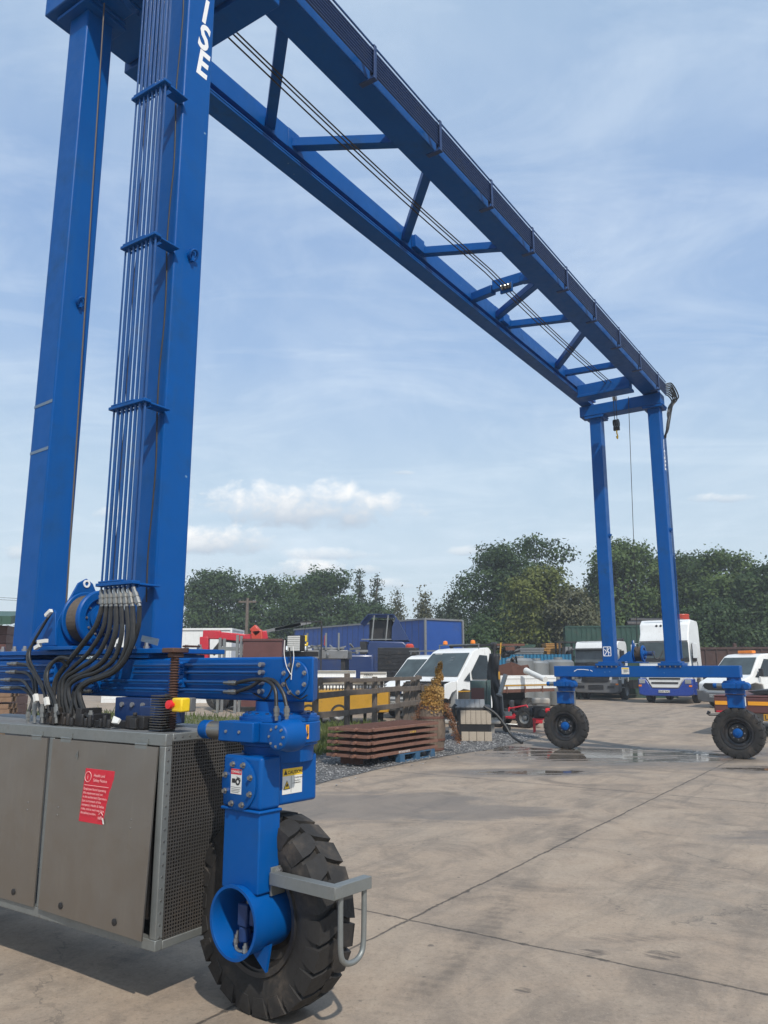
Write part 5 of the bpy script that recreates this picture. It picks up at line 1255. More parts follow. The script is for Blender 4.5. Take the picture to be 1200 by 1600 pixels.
MB().box((-1.35, 1.75, 1.0), (-1.17, 7.6, 2.2)).box((-1.16, 2.4, 1.0), (1.15, 7.6, 2.2)).build('tank_body', 'navy_paint', nv, bevel=.08); rl = MB()
for k in range(6): rl.bar((-1.2, 2.5+k, 2.2), (-1.2, 2.5+k, 2.30), .04, .04)
rl.bar((-1.2, 2.4, 2.30), (-1.2, 7.6, 2.30), .04, .04); rl.build('rail', 'dark_metal', nv)
for (x, y) in ((-1, .9), (1, .9), (-1, 5.2), (1, 5.2), (-1, 6.4), (1, 6.4)): veh_wheel(nv, x, y, .5, .3, 1 if x > 0 else -1)
# black bodied truck box
p = D(620, 1050, 29.23); bx = thing('steel_locker', 'black slatted steel locker standing behind the white pickup', 'locker', (p.x, 29.23, 0), R(-8))
b = MB().box((-.72, 0, .9), (.72, 1.2, 2.38)); b.build('body', 'black_plastic', bx, bevel=.02); l_ = MB()
for k in range(9): l_.box((-.70, -.02, 1.02+k*.14), (.70, -.001, 1.05+k*.14))
for x in (-.44, -.30): 
    for z in (1.75, 1.95, 2.1): l_.box((x, -.03, z), (x+.09, -.021, z+.12))
l_.build('slat', 'dark_metal', bx); MB().box((-.7, .1, .0), (-.5, 1.1, .9)).box((.5, .1, 0), (.7, 1.1, .9)).build('stand', 'dark_metal', bx)
MB().lathe([(0, 0), (0, .16), (.08, .16), (.14, .10), (.14, 0)], (.45, .3, 2.38), (0,0,1), 18).build('beacon', 'orange_red', bx)
# white pickup behind
p = D(610, 1060, 26.36); t5 = thing('pickup_truck', 'white pickup seen between the fence and the stripped tipper', 'pickup', (p.x+.35, 26.17, 0), ROW)
c = van_cab(t5, 'white_paint', 2.6); ford_front(t5); c.scale = (1, 1, .93)
for (x, y) in ((-.84, .95), (.84, .95), (-.84, 4.0), (.84, 4.0)): veh_wheel(t5, x, y, .36, .22, 1 if x > 0 else -1)
MB().box((-.95, 2.7, .7), (.95, 5.0, 1.2)).build('load_bed', 'white_paint', t5, bevel=.03)
rr = MB()
for x in (-.8, .8): rr.bar((x, 1.9, 2.1), (x, 1.9, 2.22), .03, .03); rr.bar((x, 2.5, 2.1), (x, 2.5, 2.22), .03, .03); rr.bar((x, 1.8, 2.22), (x, 2.6, 2.22), .03, .03)
for k in range(5): rr.bar((-.8, 1.85+k*.17, 2.23), (.8, 1.85+k*.17, 2.23), .025, .025)
rr.build('roof_rack', 'grey_metal', t5)
# yellow low trailer with white beams beyond the fence
a = D(440, 1085, 23.48); yt = thing('plant_trailer', 'yellow sided plant trailer standing behind the wooden fence', 'trailer', (a.x, 23.58, 0), R(-2))
MB().box((0, 0, .35), (3.15, 1.8, .98)).build('side_panel', 'yellow_paint', yt, bevel=.02); r_ = MB()
for k in range(32): r_.box((.05+k*.096, -.012, .99), (.085+k*.096, 0.0, 1.12))
r_.box((0, -.012, 1.12), (3.1, 0, 1.15)); r_.build('mesh_rail', 'dark_metal', yt)
for x in (.8, 1.7): 
    o = veh_wheel(yt, x, .1, .32, .2, -1); o.rotation_euler = (0, 0, R(90))
for i, (px0, px1, y0, Y) in enumerate(((494, 556, 1053, 24.35), (563, 604, 1055, 25.1), (480, 600, 1070, 25.5))):
    a, b = D(px0, y0, Y), D(px1, y0, Y); o = thing('steel_beam', ('white steel beam, left of the two laid over the yellow trailer', 'shorter white steel beam with black stencil, right of the two over the yellow trailer', 'long white beam lying lowest behind the fence')[i], 'beam', (a.x, a.y, a.z), 0, 'white beams beyond the fence')
    L = b.x-a.x; q = MB().box((0, 0, -.10), (L, .012, .10)).box((0, -.07, -.10), (L, .08, -.085)).box((0, -.07, .085), (L, .08, .10))
    q.build('beam', 'white_paint', o); s_ = MB().box((.1, .1, -a.z), (.2, .2, -.1)).box((L-.2, .1, -a.z), (L-.1, .2, -.1)).build('stand', 'dark_metal', o)
    if i == 1: text_mesh('stencil', [('HERSO', .12, -.02, .09, 'LEFT')], 'label_black', o, (0, -.0705, .0), (1,0,0), (0,0,1), bold=.03)
# loader crane lorry
p = D(380, 1030, 31.63); lc = thing('loader_crane', 'red folding lorry loader crane above the blue sill beam', 'loader crane', (p.x, 31.63, 0), 0)
def LP(x, y): q = D(x, y, 31.63); return Vector((q.x-p.x, 0, q.z))
b = MB(); b.bar(LP(320, 1030), LP(320, 995), .35, .32, (0,1,0)).bar(LP(318, 992), LP(345, 992), .34, .30, (0,1,0)).bar(LP(340, 993), LP(384, 997), .30, .24, (0,1,0)).bar(LP(382, 999), LP(418, 992), .34, .26, (0,1,0))
b.build('boom', 'red_paint', lc, bevel=.03)
MB().bar(LP(332, 1022), LP(350, 1000), .2, .14, (0,1,0)).bar(LP(345, 1000), LP(398, 1006), .12, .10, (0,1,0)).build('ram', 'dark_metal', lc)
MB().bar(LP(405, 1030), LP(402, 985), .45, .5, (0,1,0)).bar(LP(396, 990), LP(405, 982), .4, .5, (0,1,0)).build('column', 'orange_red', lc, bevel=.04)
q = MB()
for pts in (((384, 1000), (400, 992)), ((398, 990), (486, 972)), ((430, 984), (470, 975))): q.bar(LP(*pts[0]), LP(*pts[1]), .12, .10 if pts[0][0] > 384 else .2, (0,1,0))
q.build('boom_extension', 'grey_metal', lc)
MB().box((-1.4, .2, .9), (2.6, 2.2, 1.15)).build('chassis', 'dark_metal', lc)
for (x, y) in ((-1, .4), (1.4, .4), (-1, 2.0), (1.4, 2.0)):
    o = veh_wheel(lc, x, y, .5, .3, 1); o.rotation_euler = (0, 0, R(90))
q = MB()
for k in range(10):
    s_ = LP(412+k*4, 1008-k*.9); q.lathe([(-.04, .05), (0, .13), (.04, .05)], s_+Vector((0, -.3, 0)), (1, .2, .4), 10, closed=True)
q.build('chain', 'black_plastic', lc)
p = D(410, 1010, 30.19); sk = thing('scrap_bin', 'dark maroon open steel bin below the red loader crane', 'bin', (p.x, 30.19, 0)); 
w0 = D(438, 1030, 30.19).x-D(377, 1030, 30.19).x
MB().box((-w0/2, 0, .3), (w0/2, .05, 2.72)).box((-w0/2, 1.2, .3), (w0/2, 1.25, 2.72)).box((-w0/2, .051, .3), (-w0/2+.05, 1.199, 2.72)).box((w0/2-.05, .051, .3), (w0/2, 1.199, 2.72)).box((-w0/2, 0, .2), (w0/2, 1.25, .299)).build('body', 'maroon', sk); MB().box((-w0/2-.03, -.04, 2.66), (w0/2+.03, -.001, 2.74)).build('rim', 'maroon', sk)
p = D(358, 1020, 29.52); ra = thing('steel_rack', 'pale steel frame rack standing left of the maroon bin', 'rack', (p.x, 29.52, 0))
q = MB(); 
for x in (-.35, .30):
    for y in (0, .8): q.box((x-.05, y-.05, 0), (x+.05, y+.05, 2.75+ (.1 if x > 0 else 0)))
for z in (1.6, 2.35): q.box((-.30, -.03, z-.06), (.25, .03, z+.06)).box((-.30, .77, z-.06), (.25, .83, z+.06))
q.build('frame', 'pale_metal', ra)
p = D(428, 1010, 34.51); wv = thing('van', 'white van cab partly hidden behind the maroon bin', 'van', (p.x-.2, 34.51, 0), R(-20)); van_cab(wv, 'white_paint', 2.6); ford_front(wv)
wv.scale = (1.0, 1.0, 1.18)
# grey flatbed load with debris
p = D(475, 1018, 27.80); fb = thing('dropside_trailer', 'old grey dropside trailer with debris, behind the crane work lamp', 'trailer', (p.x, 27.80, 0), R(-3))
q = MB().box((0, 0, 1.95), (1.55, 1.6, 2.25)).box((.3, .2, 2.26), (1.3, 1.2, 2.35)); q.build('body', 'grey_metal', fb, bevel=.02)
q = MB()
for x in (.08, .75, 1.2): q.box((x, -.04, 2.25), (x+.06, .02, 2.85))
q.build('stanchion', 'pale_metal', fb); MB().box((.05, .1, .0), (.2, 1.5, 1.95)).box((1.3, .1, 0), (1.45, 1.5, 1.95)).build('trestle', 'dark_metal', fb)
q = MB(); rn = random.Random(9)
for k in range(16):
    a = Vector((rn.uniform(.5, 2.2), rn.uniform(0, 1), 2.1+rn.uniform(0, .35))); q.bar(a, a+Vector((rn.uniform(-.6, .6), rn.uniform(-.3, .3), rn.uniform(-.1, .12))), rn.uniform(.03, .12), rn.uniform(.02, .08))
q.build('debris', 'grey_metal', fb)
p = D(474, 1000, 27.32); hk = thing('lifting_hook', 'yellow crane hook block hanging over the grey dropside body', 'hook', (p.x, 27.32, p.z))
MB().box((-.12, -.06, -.05), (.12, .06, .16)).tube(curve_pts([(0, 0, -.05), (.02, 0, -.14), (.12, 0, -.18), (.14, 0, -.08)], 5), .035, 8).build('hook', 'estop_yellow', hk, bevel=.02)
MB().bar((0, 0, .16), (.1, 0, .62), .02, .02).bar((-.1, 0, .62), (.6, .3, .66), .05, .05).bar((.6, .3, .66), (.6, .3, -2.6), .05, .05).build('hanger', 'dark_metal', hk)

# --- wooden fence
fa_, fb_ = D(440, 1080, 14.57), D(657, 1075, 21.66)
fd = Vector((fb_.x-fa_.x, fb_.y-fa_.y, 0)); FL = fd.length; fd.normalize(); fn = Vector((-fd.y, fd.x, 0))
fence = thing('wooden_fence', 'weathered post and rail timber fence behind the rusty panels', 'fence', (fa_.x, fa_.y, 0), math.atan2(fd.y, fd.x))
n = 5; rn = random.Random(4)
for i in range(n+1):
    x = FL*i/n; ln = rn.uniform(-.02, .02)
    MB().box((x-.055, .03, 0), (x+.055, .13, 1.46+rn.uniform(-.05, .06)), Matrix.Rotation(ln, 4, 'Y')).build('post', 'old_wood', fence, bevel=.01)
for z, dz in ((1.34, .0), (1.08, .03), (.70, .0)):
    for i in range(n):
        x0, x1 = FL*i/n, FL*(i+1)/n; a = rn.uniform(-.025, .025); 
        MB().bar((x0-.1, -.01, z+a+rn.uniform(-.01, .01)), (x1+.08, .0, z+a+rn.uniform(-.02, .02)), .035, .12 if z != 1.34 else .09).build('rail', 'old_wood', fence, bevel=.006)
MB().bar((FL-.05, -.05, 1.09), (FL+1.0, -.08, 1.10), .04, .17).build('rail', 'old_wood', fence, bevel=.006)
wp = MB()
for k in range(7): wp.bar((FL-.9+k*.13, .15, .0), (FL-.75+k*.13+rn.uniform(-.2, .2), .12, 1.2+rn.uniform(-.2, .2)), .05, .08)
wp.build('broken_pale', 'old_wood', fence)
# --- stack of rusty steel panels on a pallet
PZ = .145
base = Vector((-.27, 13.33, 0)); RS = ANG
orders = ('bottom', 'second from bottom', 'middle', 'second from top', 'top')
pal = thing('pallet', 'blue wooden pallet under the right end of the rusty panels', 'pallet', base+Vector((GX*.95, GY*.95, 0)), RS)
q = MB()
for y in (-.03, .32, .68): q.box((.0, y, 0), (1.2, y+.10, .022))
for x in (.0, .52, 1.05):
    for y in (-.03, .32, .68): q.box((x, y, .0225), (x+.15, y+.10, .10))
for k in range(3): q.box((.0+k*.525, -.03, .1005), (.15+k*.525, .78, .120))
q.build('deck', 'pallet_blue', pal, bevel=.003); q = MB()
for k in range(6): q.box((.0, -.03+k*.14, .1205), (1.2, .07+k*.14, .1405))
q.build('top_board', 'pallet_blue', pal, bevel=.003)
bl = thing('timber_bearer', 'short timber block carrying the left end of the rusty panels', 'timber', base+Vector((GX*.1, GY*.1, 0)), RS); MB().box((.15, .35, 0), (.27, .75, .142)).build('block', 'rust', bl, bevel=.005)
for i in range(5):
    off = rn.uniform(-.03, .03); z0 = PZ+i*.106
    t = thing('ground_mat', f'rusty ribbed steel ground mat, {orders[i]} of the stack of five', 'ground mat', base+Vector((GX*off, GY*off, z0)), RS+rn.uniform(-.006, .006), 'rusty ground mats stacked on the pallet')
    L_, W_ = 2.30, .86
    q = MB().box((0, 0, 0), (L_, .035, .049)).box((0, W_-.035, 0), (L_, W_, .049)).box((0, .0355, 0), (.035, W_-.0355, .049)).box((L_-.035, .0355, 0), (L_, W_-.0355, .049))
    q.build('edge_frame', 'rust_light', t, bevel=.003); q = MB().box((.036, .036, .040), (L_-.036, W_-.036, .049))
    for k in range(34): q.box((.06+k*.066, .04, .0495), (.082+k*.066, W_-.04, .058))
    q.build('plate', 'rust', t); q = MB()
    for (x, y) in ((.12, -.05), (-.06, .25), (-.06, .65)): q.cyl((x, y, .03), (x+ (.0 if y < 0 else .06), y+(.05 if y < 0 else 0), .03), .03, 12).box((x-.05, y-.02, .01), (x+.05, y+.02, .05))
    q.build('pin_lug', 'rust_light', t)
    if i == 0: text_mesh('stencil', [('8PI72400-90475R', .95, .012, .052, 'LEFT')], 'label_white', t, (0, -.0005, .0), (1,0,0), (0,0,1), bold=.01)
    if i == 3: text_mesh('stencil', [('C.7 200 25', 1.3, .012, .045, 'LEFT')], 'label_yellow', t, (0, -.0005, .0), (1,0,0), (0,0,1), bold=.01)
# --- barrel planter with a dried conifer
p = G(675, 1176); br = thing('barrel', 'old wooden barrel planter with rusty hoops beside the panel stack', 'barrel', (p.x, p.y+.25, 0))
q = MB(); 
for k in range(22):
    a0, a1 = 2*math.pi*k/22, 2*math.pi*(k+.94)/22; prof = [(0, .24), (.22, .275), (.45, .290), (.68, .275), (.90, .245)]
    vs = []
    for (z, r_) in prof:
        for a in (a0, a1): vs.append((r_*math.cos(a), r_*math.sin(a), z)); vs.append(((r_-.025)*math.cos(a), (r_-.025)*math.sin(a), z))
    fs = []
    for i in range(4): o = i*4; fs += [(o, o+2, o+6, o+4), (o+1, o+5, o+7, o+3), (o, o+4, o+5, o+1), (o+2, o+3, o+7, o+6)]
    fs += [(0, 1, 3, 2), (16, 18, 19, 17)]; q.add(vs, fs)
q.build('stave', 'barrel_wood', br)
for z, r_ in ((.06, .252), (.24, .281), (.66, .281), (.84, .256)): MB().lathe([(-.022, r_-.004), (-.022, r_+.005), (.022, r_+.005), (.022, r_-.004)], (0,0,z), (0,0,1), 32, closed=True).build('hoop', 'rust', br)
MB().lathe([(0, 0), (0, .24)], (0,0,.80), (0,0,1), 24).build('soil', 'soil', br)
def spray(name, parent, m, n, fn, size, seed):
    rn_ = random.Random(seed); vs = []; fs = []
    for k in range(n):
        c, s_ = fn(rn_); a = Vector((rn_.gauss(0, 1), rn_.gauss(0, 1), rn_.gauss(0, 1))).normalized(); b = a.cross(Vector((rn_.gauss(0, 1), rn_.gauss(0, 1), rn_.gauss(0, 1)))).normalized()
        l = size*rn_.uniform(.6, 1.4)*s_; w_ = l*rn_.uniform(.25, .5); o = len(vs)
        vs += [c-a*l*.5, c-b*w_*.5, c+a*l*.5, c+b*w_*.5]; fs.append((o, o+1, o+2, o+3))
    me = bpy.data.meshes.new(name); me.from_pydata([tuple(v) for v in vs], [], fs); me.materials.append(M(m)); o = bpy.data.objects.new(name, me); COL.objects.link(o); o.parent = parent; return o
cf = thing('dried_conifer', 'dead orange brown conifer drooping out of the barrel', 'plant', (p.x+.04, p.y+.22, .84))
MB().tube([(0, 0, 0), (.03, 0, .35), (.10, 0, .72)], [.02, .014, .005], 8).build('stem', 'bark', cf)
clumps = [(Vector((.16, 0, .84)), .045, .06), (Vector((.12, 0, .74)), .065, .07), (Vector((.14, 0, .62)), .08, .07), (Vector((.07, .02, .54)), .10, .06), (Vector((-.02, 0, .40)), .15, .07), (Vector((.12, -.05, .36)), .11, .09), (Vector((-.12, -.05, .26)), .13, .09), (Vector((.08, -.05, .26)), .15, .08), (Vector((.02, -.10, .14)), .22, .08), (Vector((-.12, -.1, .12)), .14, .09), (Vector((.1, -.1, .04)), .22, .06)]
def fo(r_):
    c, rad, h = clumps[r_.randrange(len(clumps))]; a = r_.uniform(0, 6.28); d = rad*math.sqrt(r_.random()); return c+Vector((math.cos(a)*d, math.sin(a)*d, r_.gauss(0, h*.5)-d*.35)), 1.0
spray('foliage', cf, 'dried_leaf', 5600, fo, .046, 1)
def fd_(r_):
    t = r_.random(); s_ = r_.random(); return Vector((.22+.26*t+r_.gauss(0, .035)+s_*.02, -.12+r_.gauss(0, .07), .06-.72*t**1.2+r_.gauss(0, .03))), .8
spray('foliage', cf, 'dried_brown', 1500, fd_, .040, 2)
def fd2(r_):
    t = r_.random(); return Vector((-.24-.14*t+r_.gauss(0, .03), -.1+r_.gauss(0, .06), .08-.35*t+r_.gauss(0, .04))), .8
spray('foliage', cf, 'dried_brown', 700, fd2, .03, 3)
bs = MB(); rn = random.Random(8)
for k in range(26):
    t = rn.random(); a = Vector((.05, -.03, .1)); b = Vector((.22+.26*t, -.14+rn.gauss(0, .06), .04-.6*t)); bs.tube(curve_pts([a, (a+b)*.5+Vector((0, 0, .12)), b], 4), .004, 4)
for k in range(30):
    c, rad, h = clumps[rn.randrange(len(clumps))]; a = rn.uniform(0, 6.28); bs.tube([(c.x*.4, 0, max(0, c.z-.05)), tuple(c+Vector((math.cos(a)*rad*.9, math.sin(a)*rad*.9, 0)))], .004, 4)
bs.build('twig', 'bark', cf)
# --- crawler track pads
p = G(742, 1159); tk = thing('crawler_track', 'coiled crawler track with beige bolted pads on a stone slab', 'track', (p.x-.33, p.y+.05, 0), R(-6))
def pads(z, n, x0, w_, h_, tilt, m, y=0.0):
    for k in range(n):
        q = MB().box((-w_*.47, -.02, -h_/2), (w_*.47, .02, h_/2))
        for sx in (-1, 1):
            for sz in (-1, 1): q.lathe([(0, 0), (0, .010), (-.006, .010), (-.006, 0)], (sx*w_*.25, -.02, sz*h_*.36), (0,1,0), 8)
        o = q.build('track_pad', m, tk, bevel=.004); o.location = (x0+k*w_, y, z); o.rotation_euler = (tilt, 0, 0)
pads(.115, 4, .12, .172, .20, 0, 'beige_pad'); pads(.53, 6, .08, .115, .30, 0, 'beige_pad'); pads(.82, 6, -.04, .112, .26, R(-48), 'grey_metal', .10)
q = MB(); q.prism([(.03, .02), (.02, .23), (.0, .36), (-.0, .7), (.05, .76), (.30, .80), (.62, .76), (.66, .3), (.4, .05)], 'x', -.06, .70); q.build('chain_core', 'dark_metal', tk, bevel=.03)
q = MB(); q.tube(curve_pts([(-.07, .06, .80), (-.14, .05, .70), (-.14, .05, .55), (-.08, .05, .42)], 5), .05, 8); q.build('rubber_strip', 'black_hose', tk); q = MB(); q.tube(curve_pts([(.55, -.02, .78), (.80, -.05, .62), (1.0, -.10, .38), (1.15, -.2, .15), (1.35, -.45, .02)], 6), .03, 8); q.build('rubber_strip', 'black_hose', tk)
p = G(700, 1148); sl = thing('concrete_slab', 'pale concrete slab lying under the crawler track pads', 'slab', (p.x, p.y+.3, 0), R(-4)); MB().box((-.10, 0, .245), (1.35, .75, .31)).box((.05, .1, 0), (.2, .6, .244)).box((1.0, .1, 0), (1.2, .6, .244)).build('slab', 'concrete_block', sl, bevel=.012)
p = D(768, 1139, 18.21); bk = thing('stone_block', 'pinkish stone block behind the crawler track', 'block', (p.x-.1, 18.55, .31)); MB().box((-.12, 0, 0), (.12, .2, .14)).build('block', 'concrete_block', bk, bevel=.02)
# scrap cabinet / post / hopper beside the tipper door
p = D(735, 1100, 20.61); sc_ = thing('steel_cabinet', 'grey green scrap cabinet standing in front of the stripped tipper', 'cabinet', (p.x, 20.61, 0), R(-10))
MB().box((0, .0, .35), (.43, .4, 1.30)).build('body', 'slate_green', sc_, bevel=.01); MB().box((.03, -.012, .62), (.36, -.001, 1.12)).build('door', 'maroon', sc_); MB().box((.435, -.05, .05), (.53, .08, 1.32)).build('post', 'slate_green', sc_, bevel=.005)
MB().box((0, .0, 0), (.43, .4, .35)).build('plinth', 'dark_metal', sc_)
p = D(777, 1080, 20.99); ps = thing('tarpaulin', 'dark tarpaulin hanging against the tipper headboard', 'tarpaulin', (p.x, 21.04, 0))
vs = []; fs = []; nx, nz = 14, 24
for i in range(nx+1):
    for k in range(nz+1):
        z = .35+1.65*k/nz; x = -.17+.30*i/nx-.05*(k/nz)+.05*math.sin(k*.3); vs.append((x, .018*math.sin(i*.9+k*.22)+.02*math.sin(k*.7+i*.3), z))
for i in range(nx):
    for k in range(nz): a = i*(nz+1)+k; fs.append((a, a+nz+1, a+nz+2, a+1))
mb_ = MB(); mb_.add(vs, fs); o = mb_.build('sheet', 'black_plastic', ps, ang=180); so = o.modifiers.new('s', 'SOLIDIFY'); so.thickness = .012
hp = thing('steel_hopper', 'rusty folded steel hopper standing in the tipper body', 'hopper', D(808, 1052, 26.1).xy.to_3d()+Vector((0,0,1.035)), R(-20)); q = MB()
tops = [(-.62, -.35, .66), (-.1, -.42, .78), (.35, -.35, .62), (.55, .0, .30), (.3, .4, .7), (-.6, .35, .6)]; bots = [(-.35, -.25, 0), (-.05, -.3, 0), (.3, -.25, 0), (.42, 0, 0), (.3, .25, 0), (-.35, .25, 0)]
q.add(tops+bots, [(i, (i+1)%6, 6+(i+1)%6, 6+i) for i in range(6)]+[(6, 7, 8, 9, 10, 11)]); o = q.build('shell', 'rust', hp, smooth=False); so = o.modifiers.new('s', 'SOLIDIFY'); so.thickness = .02
fx = thing('exhaust_pipe', 'silver flexible exhaust pipe leaning by the tarpaulin', 'pipe', (0,0,0)); a, b = D(790, 1054, 20.51), D(781, 1084, 20.42); q = MB(); pts = [a.lerp(b, k/16) for k in range(17)]; q.tube(pts, [.055+.008*(k % 2) for k in range(17)], 14); q.build('pipe', 'fitting', fx); MB().lathe([(0, .05), (.02, .085), (.05, .09)], b, (b-a), 14).build('flared_end', 'pale_metal', fx)
jn = thing('scrap_machine', 'tangle of rusty machine parts behind the tipper cab', 'machinery', D(792, 1020, 26.36).xy.to_3d()+Vector((0,0,0))); q = MB(); rn = random.Random(12)
for k in range(26):
    a = Vector((rn.uniform(-.5, .5), rn.uniform(-.3, .3), 1.5+rn.uniform(0, .85))); b = a+Vector((rn.uniform(-.35, .35), rn.uniform(-.2, .2), rn.uniform(-.3, .3)))
    if k % 3: q.bar(a, b, rn.uniform(.03, .08), rn.uniform(.03, .07))
    else: q.cyl(a, a+(b-a)*.5, rn.uniform(.05, .11), 12)
q.box((-.5, -.3, .0), (.5, .3, 1.5)); q.build('body', 'dark_metal', jn); MB().box((-.1, -.4, 2.2), (.2, -.3, 2.32)).box((-.5, -.32, 2.35), (.55, -.28, 2.42)).build('bracket', 'rust', jn); MB().bar((-.3, -.4, 1.9), (-.25, -.4, 2.45), .04, .04).build('handle', 'yellow_paint', jn)
# --- red cart with mower wheels
p = G(815, 1137); bg_ = thing('go_kart', 'low red off road kart frame with fat black tyres', 'kart', (p.x, p.y+.2, 0), R(-20))
q = MB()
for (a, b) in (((-.75, -.05, .28), (.35, -.05, .26)), ((-.75, .7, .28), (.35, .7, .26)), ((-.75, -.05, .28), (-.75, .7, .28)), ((.35, -.05, .26), (.35, .7, .26)), ((-.3, -.05, .28), (-.3, -.05, .52)), ((-.3, .7, .28), (-.3, .7, .52)), ((-.3, -.05, .52), (-.3, .7, .52)), ((.3, -.05, .27), (.2, .0, .6)), ((.2, 0, .6), (-.3, .05, .5)), ((-.75, .3, .28), (-.95, .3, .22))): q.tube([a, b], .022, 8)
q.box((-.1, -.08, .22), (.22, .6, .34)).box((.36, -.1, .12), (.62, .1, .42)).box((-.75, 0.0, .22), (.3, .65, .235)); q.build('frame', 'red_paint', bg_, bevel=.004)
MB().box((-.25, .1, .36), (.05, .5, .42)).box((-.32, .1, .36), (-.24, .5, .72)).build('seat', 'black_plastic', bg_, bevel=.03)
for (x, y, r_) in ((-.62, -.18, .23), (.20, -.22, .27), (-.62, .82, .23), (.20, .82, .27)):
    o = veh_wheel(bg_, x, y, r_, .20, -1, 'pale_metal', lugs=True); o.rotation_euler = (0, 0, R(70))
MB().tube([(-.68, .2, .35), (-.80, .2, .62), (-.60, .2, .75)], .012, 6).build('steering_column', 'pale_metal', bg_)
p = D(848, 1100, 20.61); en = thing('petrol_engine', 'small petrol engine with a cream tank on a red stand', 'engine', (p.x, 20.70, 0), R(-15))
MB().box((-.22, -.12, .36), (.20, .2, .66)).cyl((-.23, 0, .5), (-.33, 0, .5), .12, 18).cyl((.0, -.13, .5), (0, -.2, .5), .11, 18).build('crankcase', 'dark_metal', en, bevel=.02); MB().box((-.26, -.12, .70), (.20, .18, .86)).build('fuel_tank', 'concrete_block', en, bevel=.05, seg=3)
q = MB(); 
for (x, y) in ((-.22, -.1), (.2, -.1), (-.22, .2), (.2, .2)): q.bar((x, y, 0), (x, y, .36), .04, .04)
q.box((-.25, -.13, .32), (.25, .25, .355)); q.build('stand', 'red_paint', en); MB().cyl((.12, -.16, .55), (.2, -.2, .55), .07, 12).build('pulley', 'red_plastic', en)
p = D(775, 1098, 21.28); gt = thing('hand_trolley', 'thin grey wheeled trolley beside the red kart', 'trolley', (p.x+.08, 20.6, 0), R(10)); MB().tube(curve_pts([(0, 0, .2), (.0, 0, .6), (.0, .02, .95)], 4), .014, 6).tube([(.0, 0, .22), (.35, -.05, .2)], .014, 6).box((.02, -.05, .42), (.22, .1, .52)).build('frame', 'pale_metal', gt); MB().lathe([(0, 0), (0, .10), (.08, .10), (.08, 0)], (.10, .0, .105), (0,1,0), 18).build('wheel', 'rubber', gt)
# stainless tanks, corrugated fence, pile of sheets
for i, (px, Y, w_, h_, lab) in enumerate(((812, 34.5, 1.2, 2.05, 'dented stainless tank behind the tipper body, left'), (838, 35, 1.1, 1.95, 'tall dull stainless tank in the middle behind the tipper body'), (872, 35.5, 1.4, 2.0, 'ribbed stainless tank, rightmost behind the tipper body'))):
    p = D(px, 1040, Y); t = thing('steel_tank', lab, 'tank', (p.x, Y, 0), 0, 'stainless tanks in the yard')
    MB().lathe([(0, 0), (0, w_*.45), (.06, w_*.5), (h_-.1, w_*.5), (h_, w_*.42), (h_+.03, 0)], (0,0,0), (0,0,1), 32).build('shell', 'pale_metal', t)
    MB().lathe([(0, 0), (0, .2), (.08, .2), (.08, 0)], (0,0,h_+.03), (0,0,1), 18).build('lid', 'pale_metal', t); MB().box((-w_*.5-.03, -.03, h_*.5), (-w_*.5+.02, .03, h_*.8)).build('bracket', 'grey_metal', t)
a, b = D(775, 1030, 42.17), D(893, 1030, 41.22); cf_ = thing('corrugated_fence', 'blue corrugated metal fence at the back of the yard', 'fence', (a.x, a.y, 0), math.atan2(b.y-a.y, b.x-a.x)); L = (b-a).length; n = int(L/.09); ol = []
for k in range(n+1): ol.append((L*k/n, .035 if k % 2 else -.035))
ol2 = [(x, y+.012) for x, y in ol[::-1]]; vs = []; 
q = MB()
for k in range(n): x0, y0 = ol[k]; x1, y1 = ol[k+1]; q.add([(x0, y0, .1), (x1, y1, .1), (x1, y1, 2.35), (x0, y0, 2.35)], [(0, 1, 2, 3)])
o = q.build('sheeting', 'corrugated_blue', cf_, smooth=False, weld=True); so = o.modifiers.new('s', 'SOLIDIFY'); so.thickness = .01
q = MB(); 
for k in range(5): q.box((L*k/4-.05, .05, 0), (L*k/4+.05, .15, 2.4))
q.build('post', 'dark_metal', cf_)
for i, (x0, x1, y, Y) in enumerate(((795, 836, 1010, 44.1), (800, 850, 1015, 43.5), (852, 876, 1008, 44.5))):
    a, b = D(x0, y, Y), D(x1, y, Y); t = thing('sheet_stack', ('green roofing sheets piled highest behind the blue fence', 'flat grey sheets piled just above the blue fence', 'small straw coloured heap above the blue fence')[i], 'sheets', (a.x, Y, 0), 0, 'piles above the blue fence'); L = b.x-a.x; q = MB(); rn = random.Random(i)
    for k in range(7): o_ = rn.uniform(-.08, .08); q.box((o_, 0, a.z-.5+k*.09), (L+o_, 1.2, a.z-.5+k*.09+.06))
    q.build('sheets', ('roof_green', 'grey_metal', 'dried_orange')[i], t); MB().box((.05, .1, 0), (L-.05, 1.1, a.z-.501)).build('rack', 'dark_metal', t)
p = D(888, 1025, 43.13); t = thing('steel_stillage', 'dark steel stillage full of scrap at the back, left of the low cab lorry', 'stillage', (p.x, 43.13, 0)); q = MB()
for x in (-.45, .45):
    for y in (0, 1): q.box((x-.05, y-.05, 0), (x+.05, y+.05, 3.0))
for z in (1.2, 2.2, 3.0): q.box((-.52, -.06, z), (.52, 1.06, z+.08))
q.build('frame', 'dark_metal', t); q = MB(); rn = random.Random(2)
for k in range(12): q.box((-.4+rn.random()*.6, .0, 1.29+rn.random()*1.3), (-.2+rn.random()*.6, .8, 1.5+rn.random()*1.3))
q.build('scrap', 'grey_metal', t)
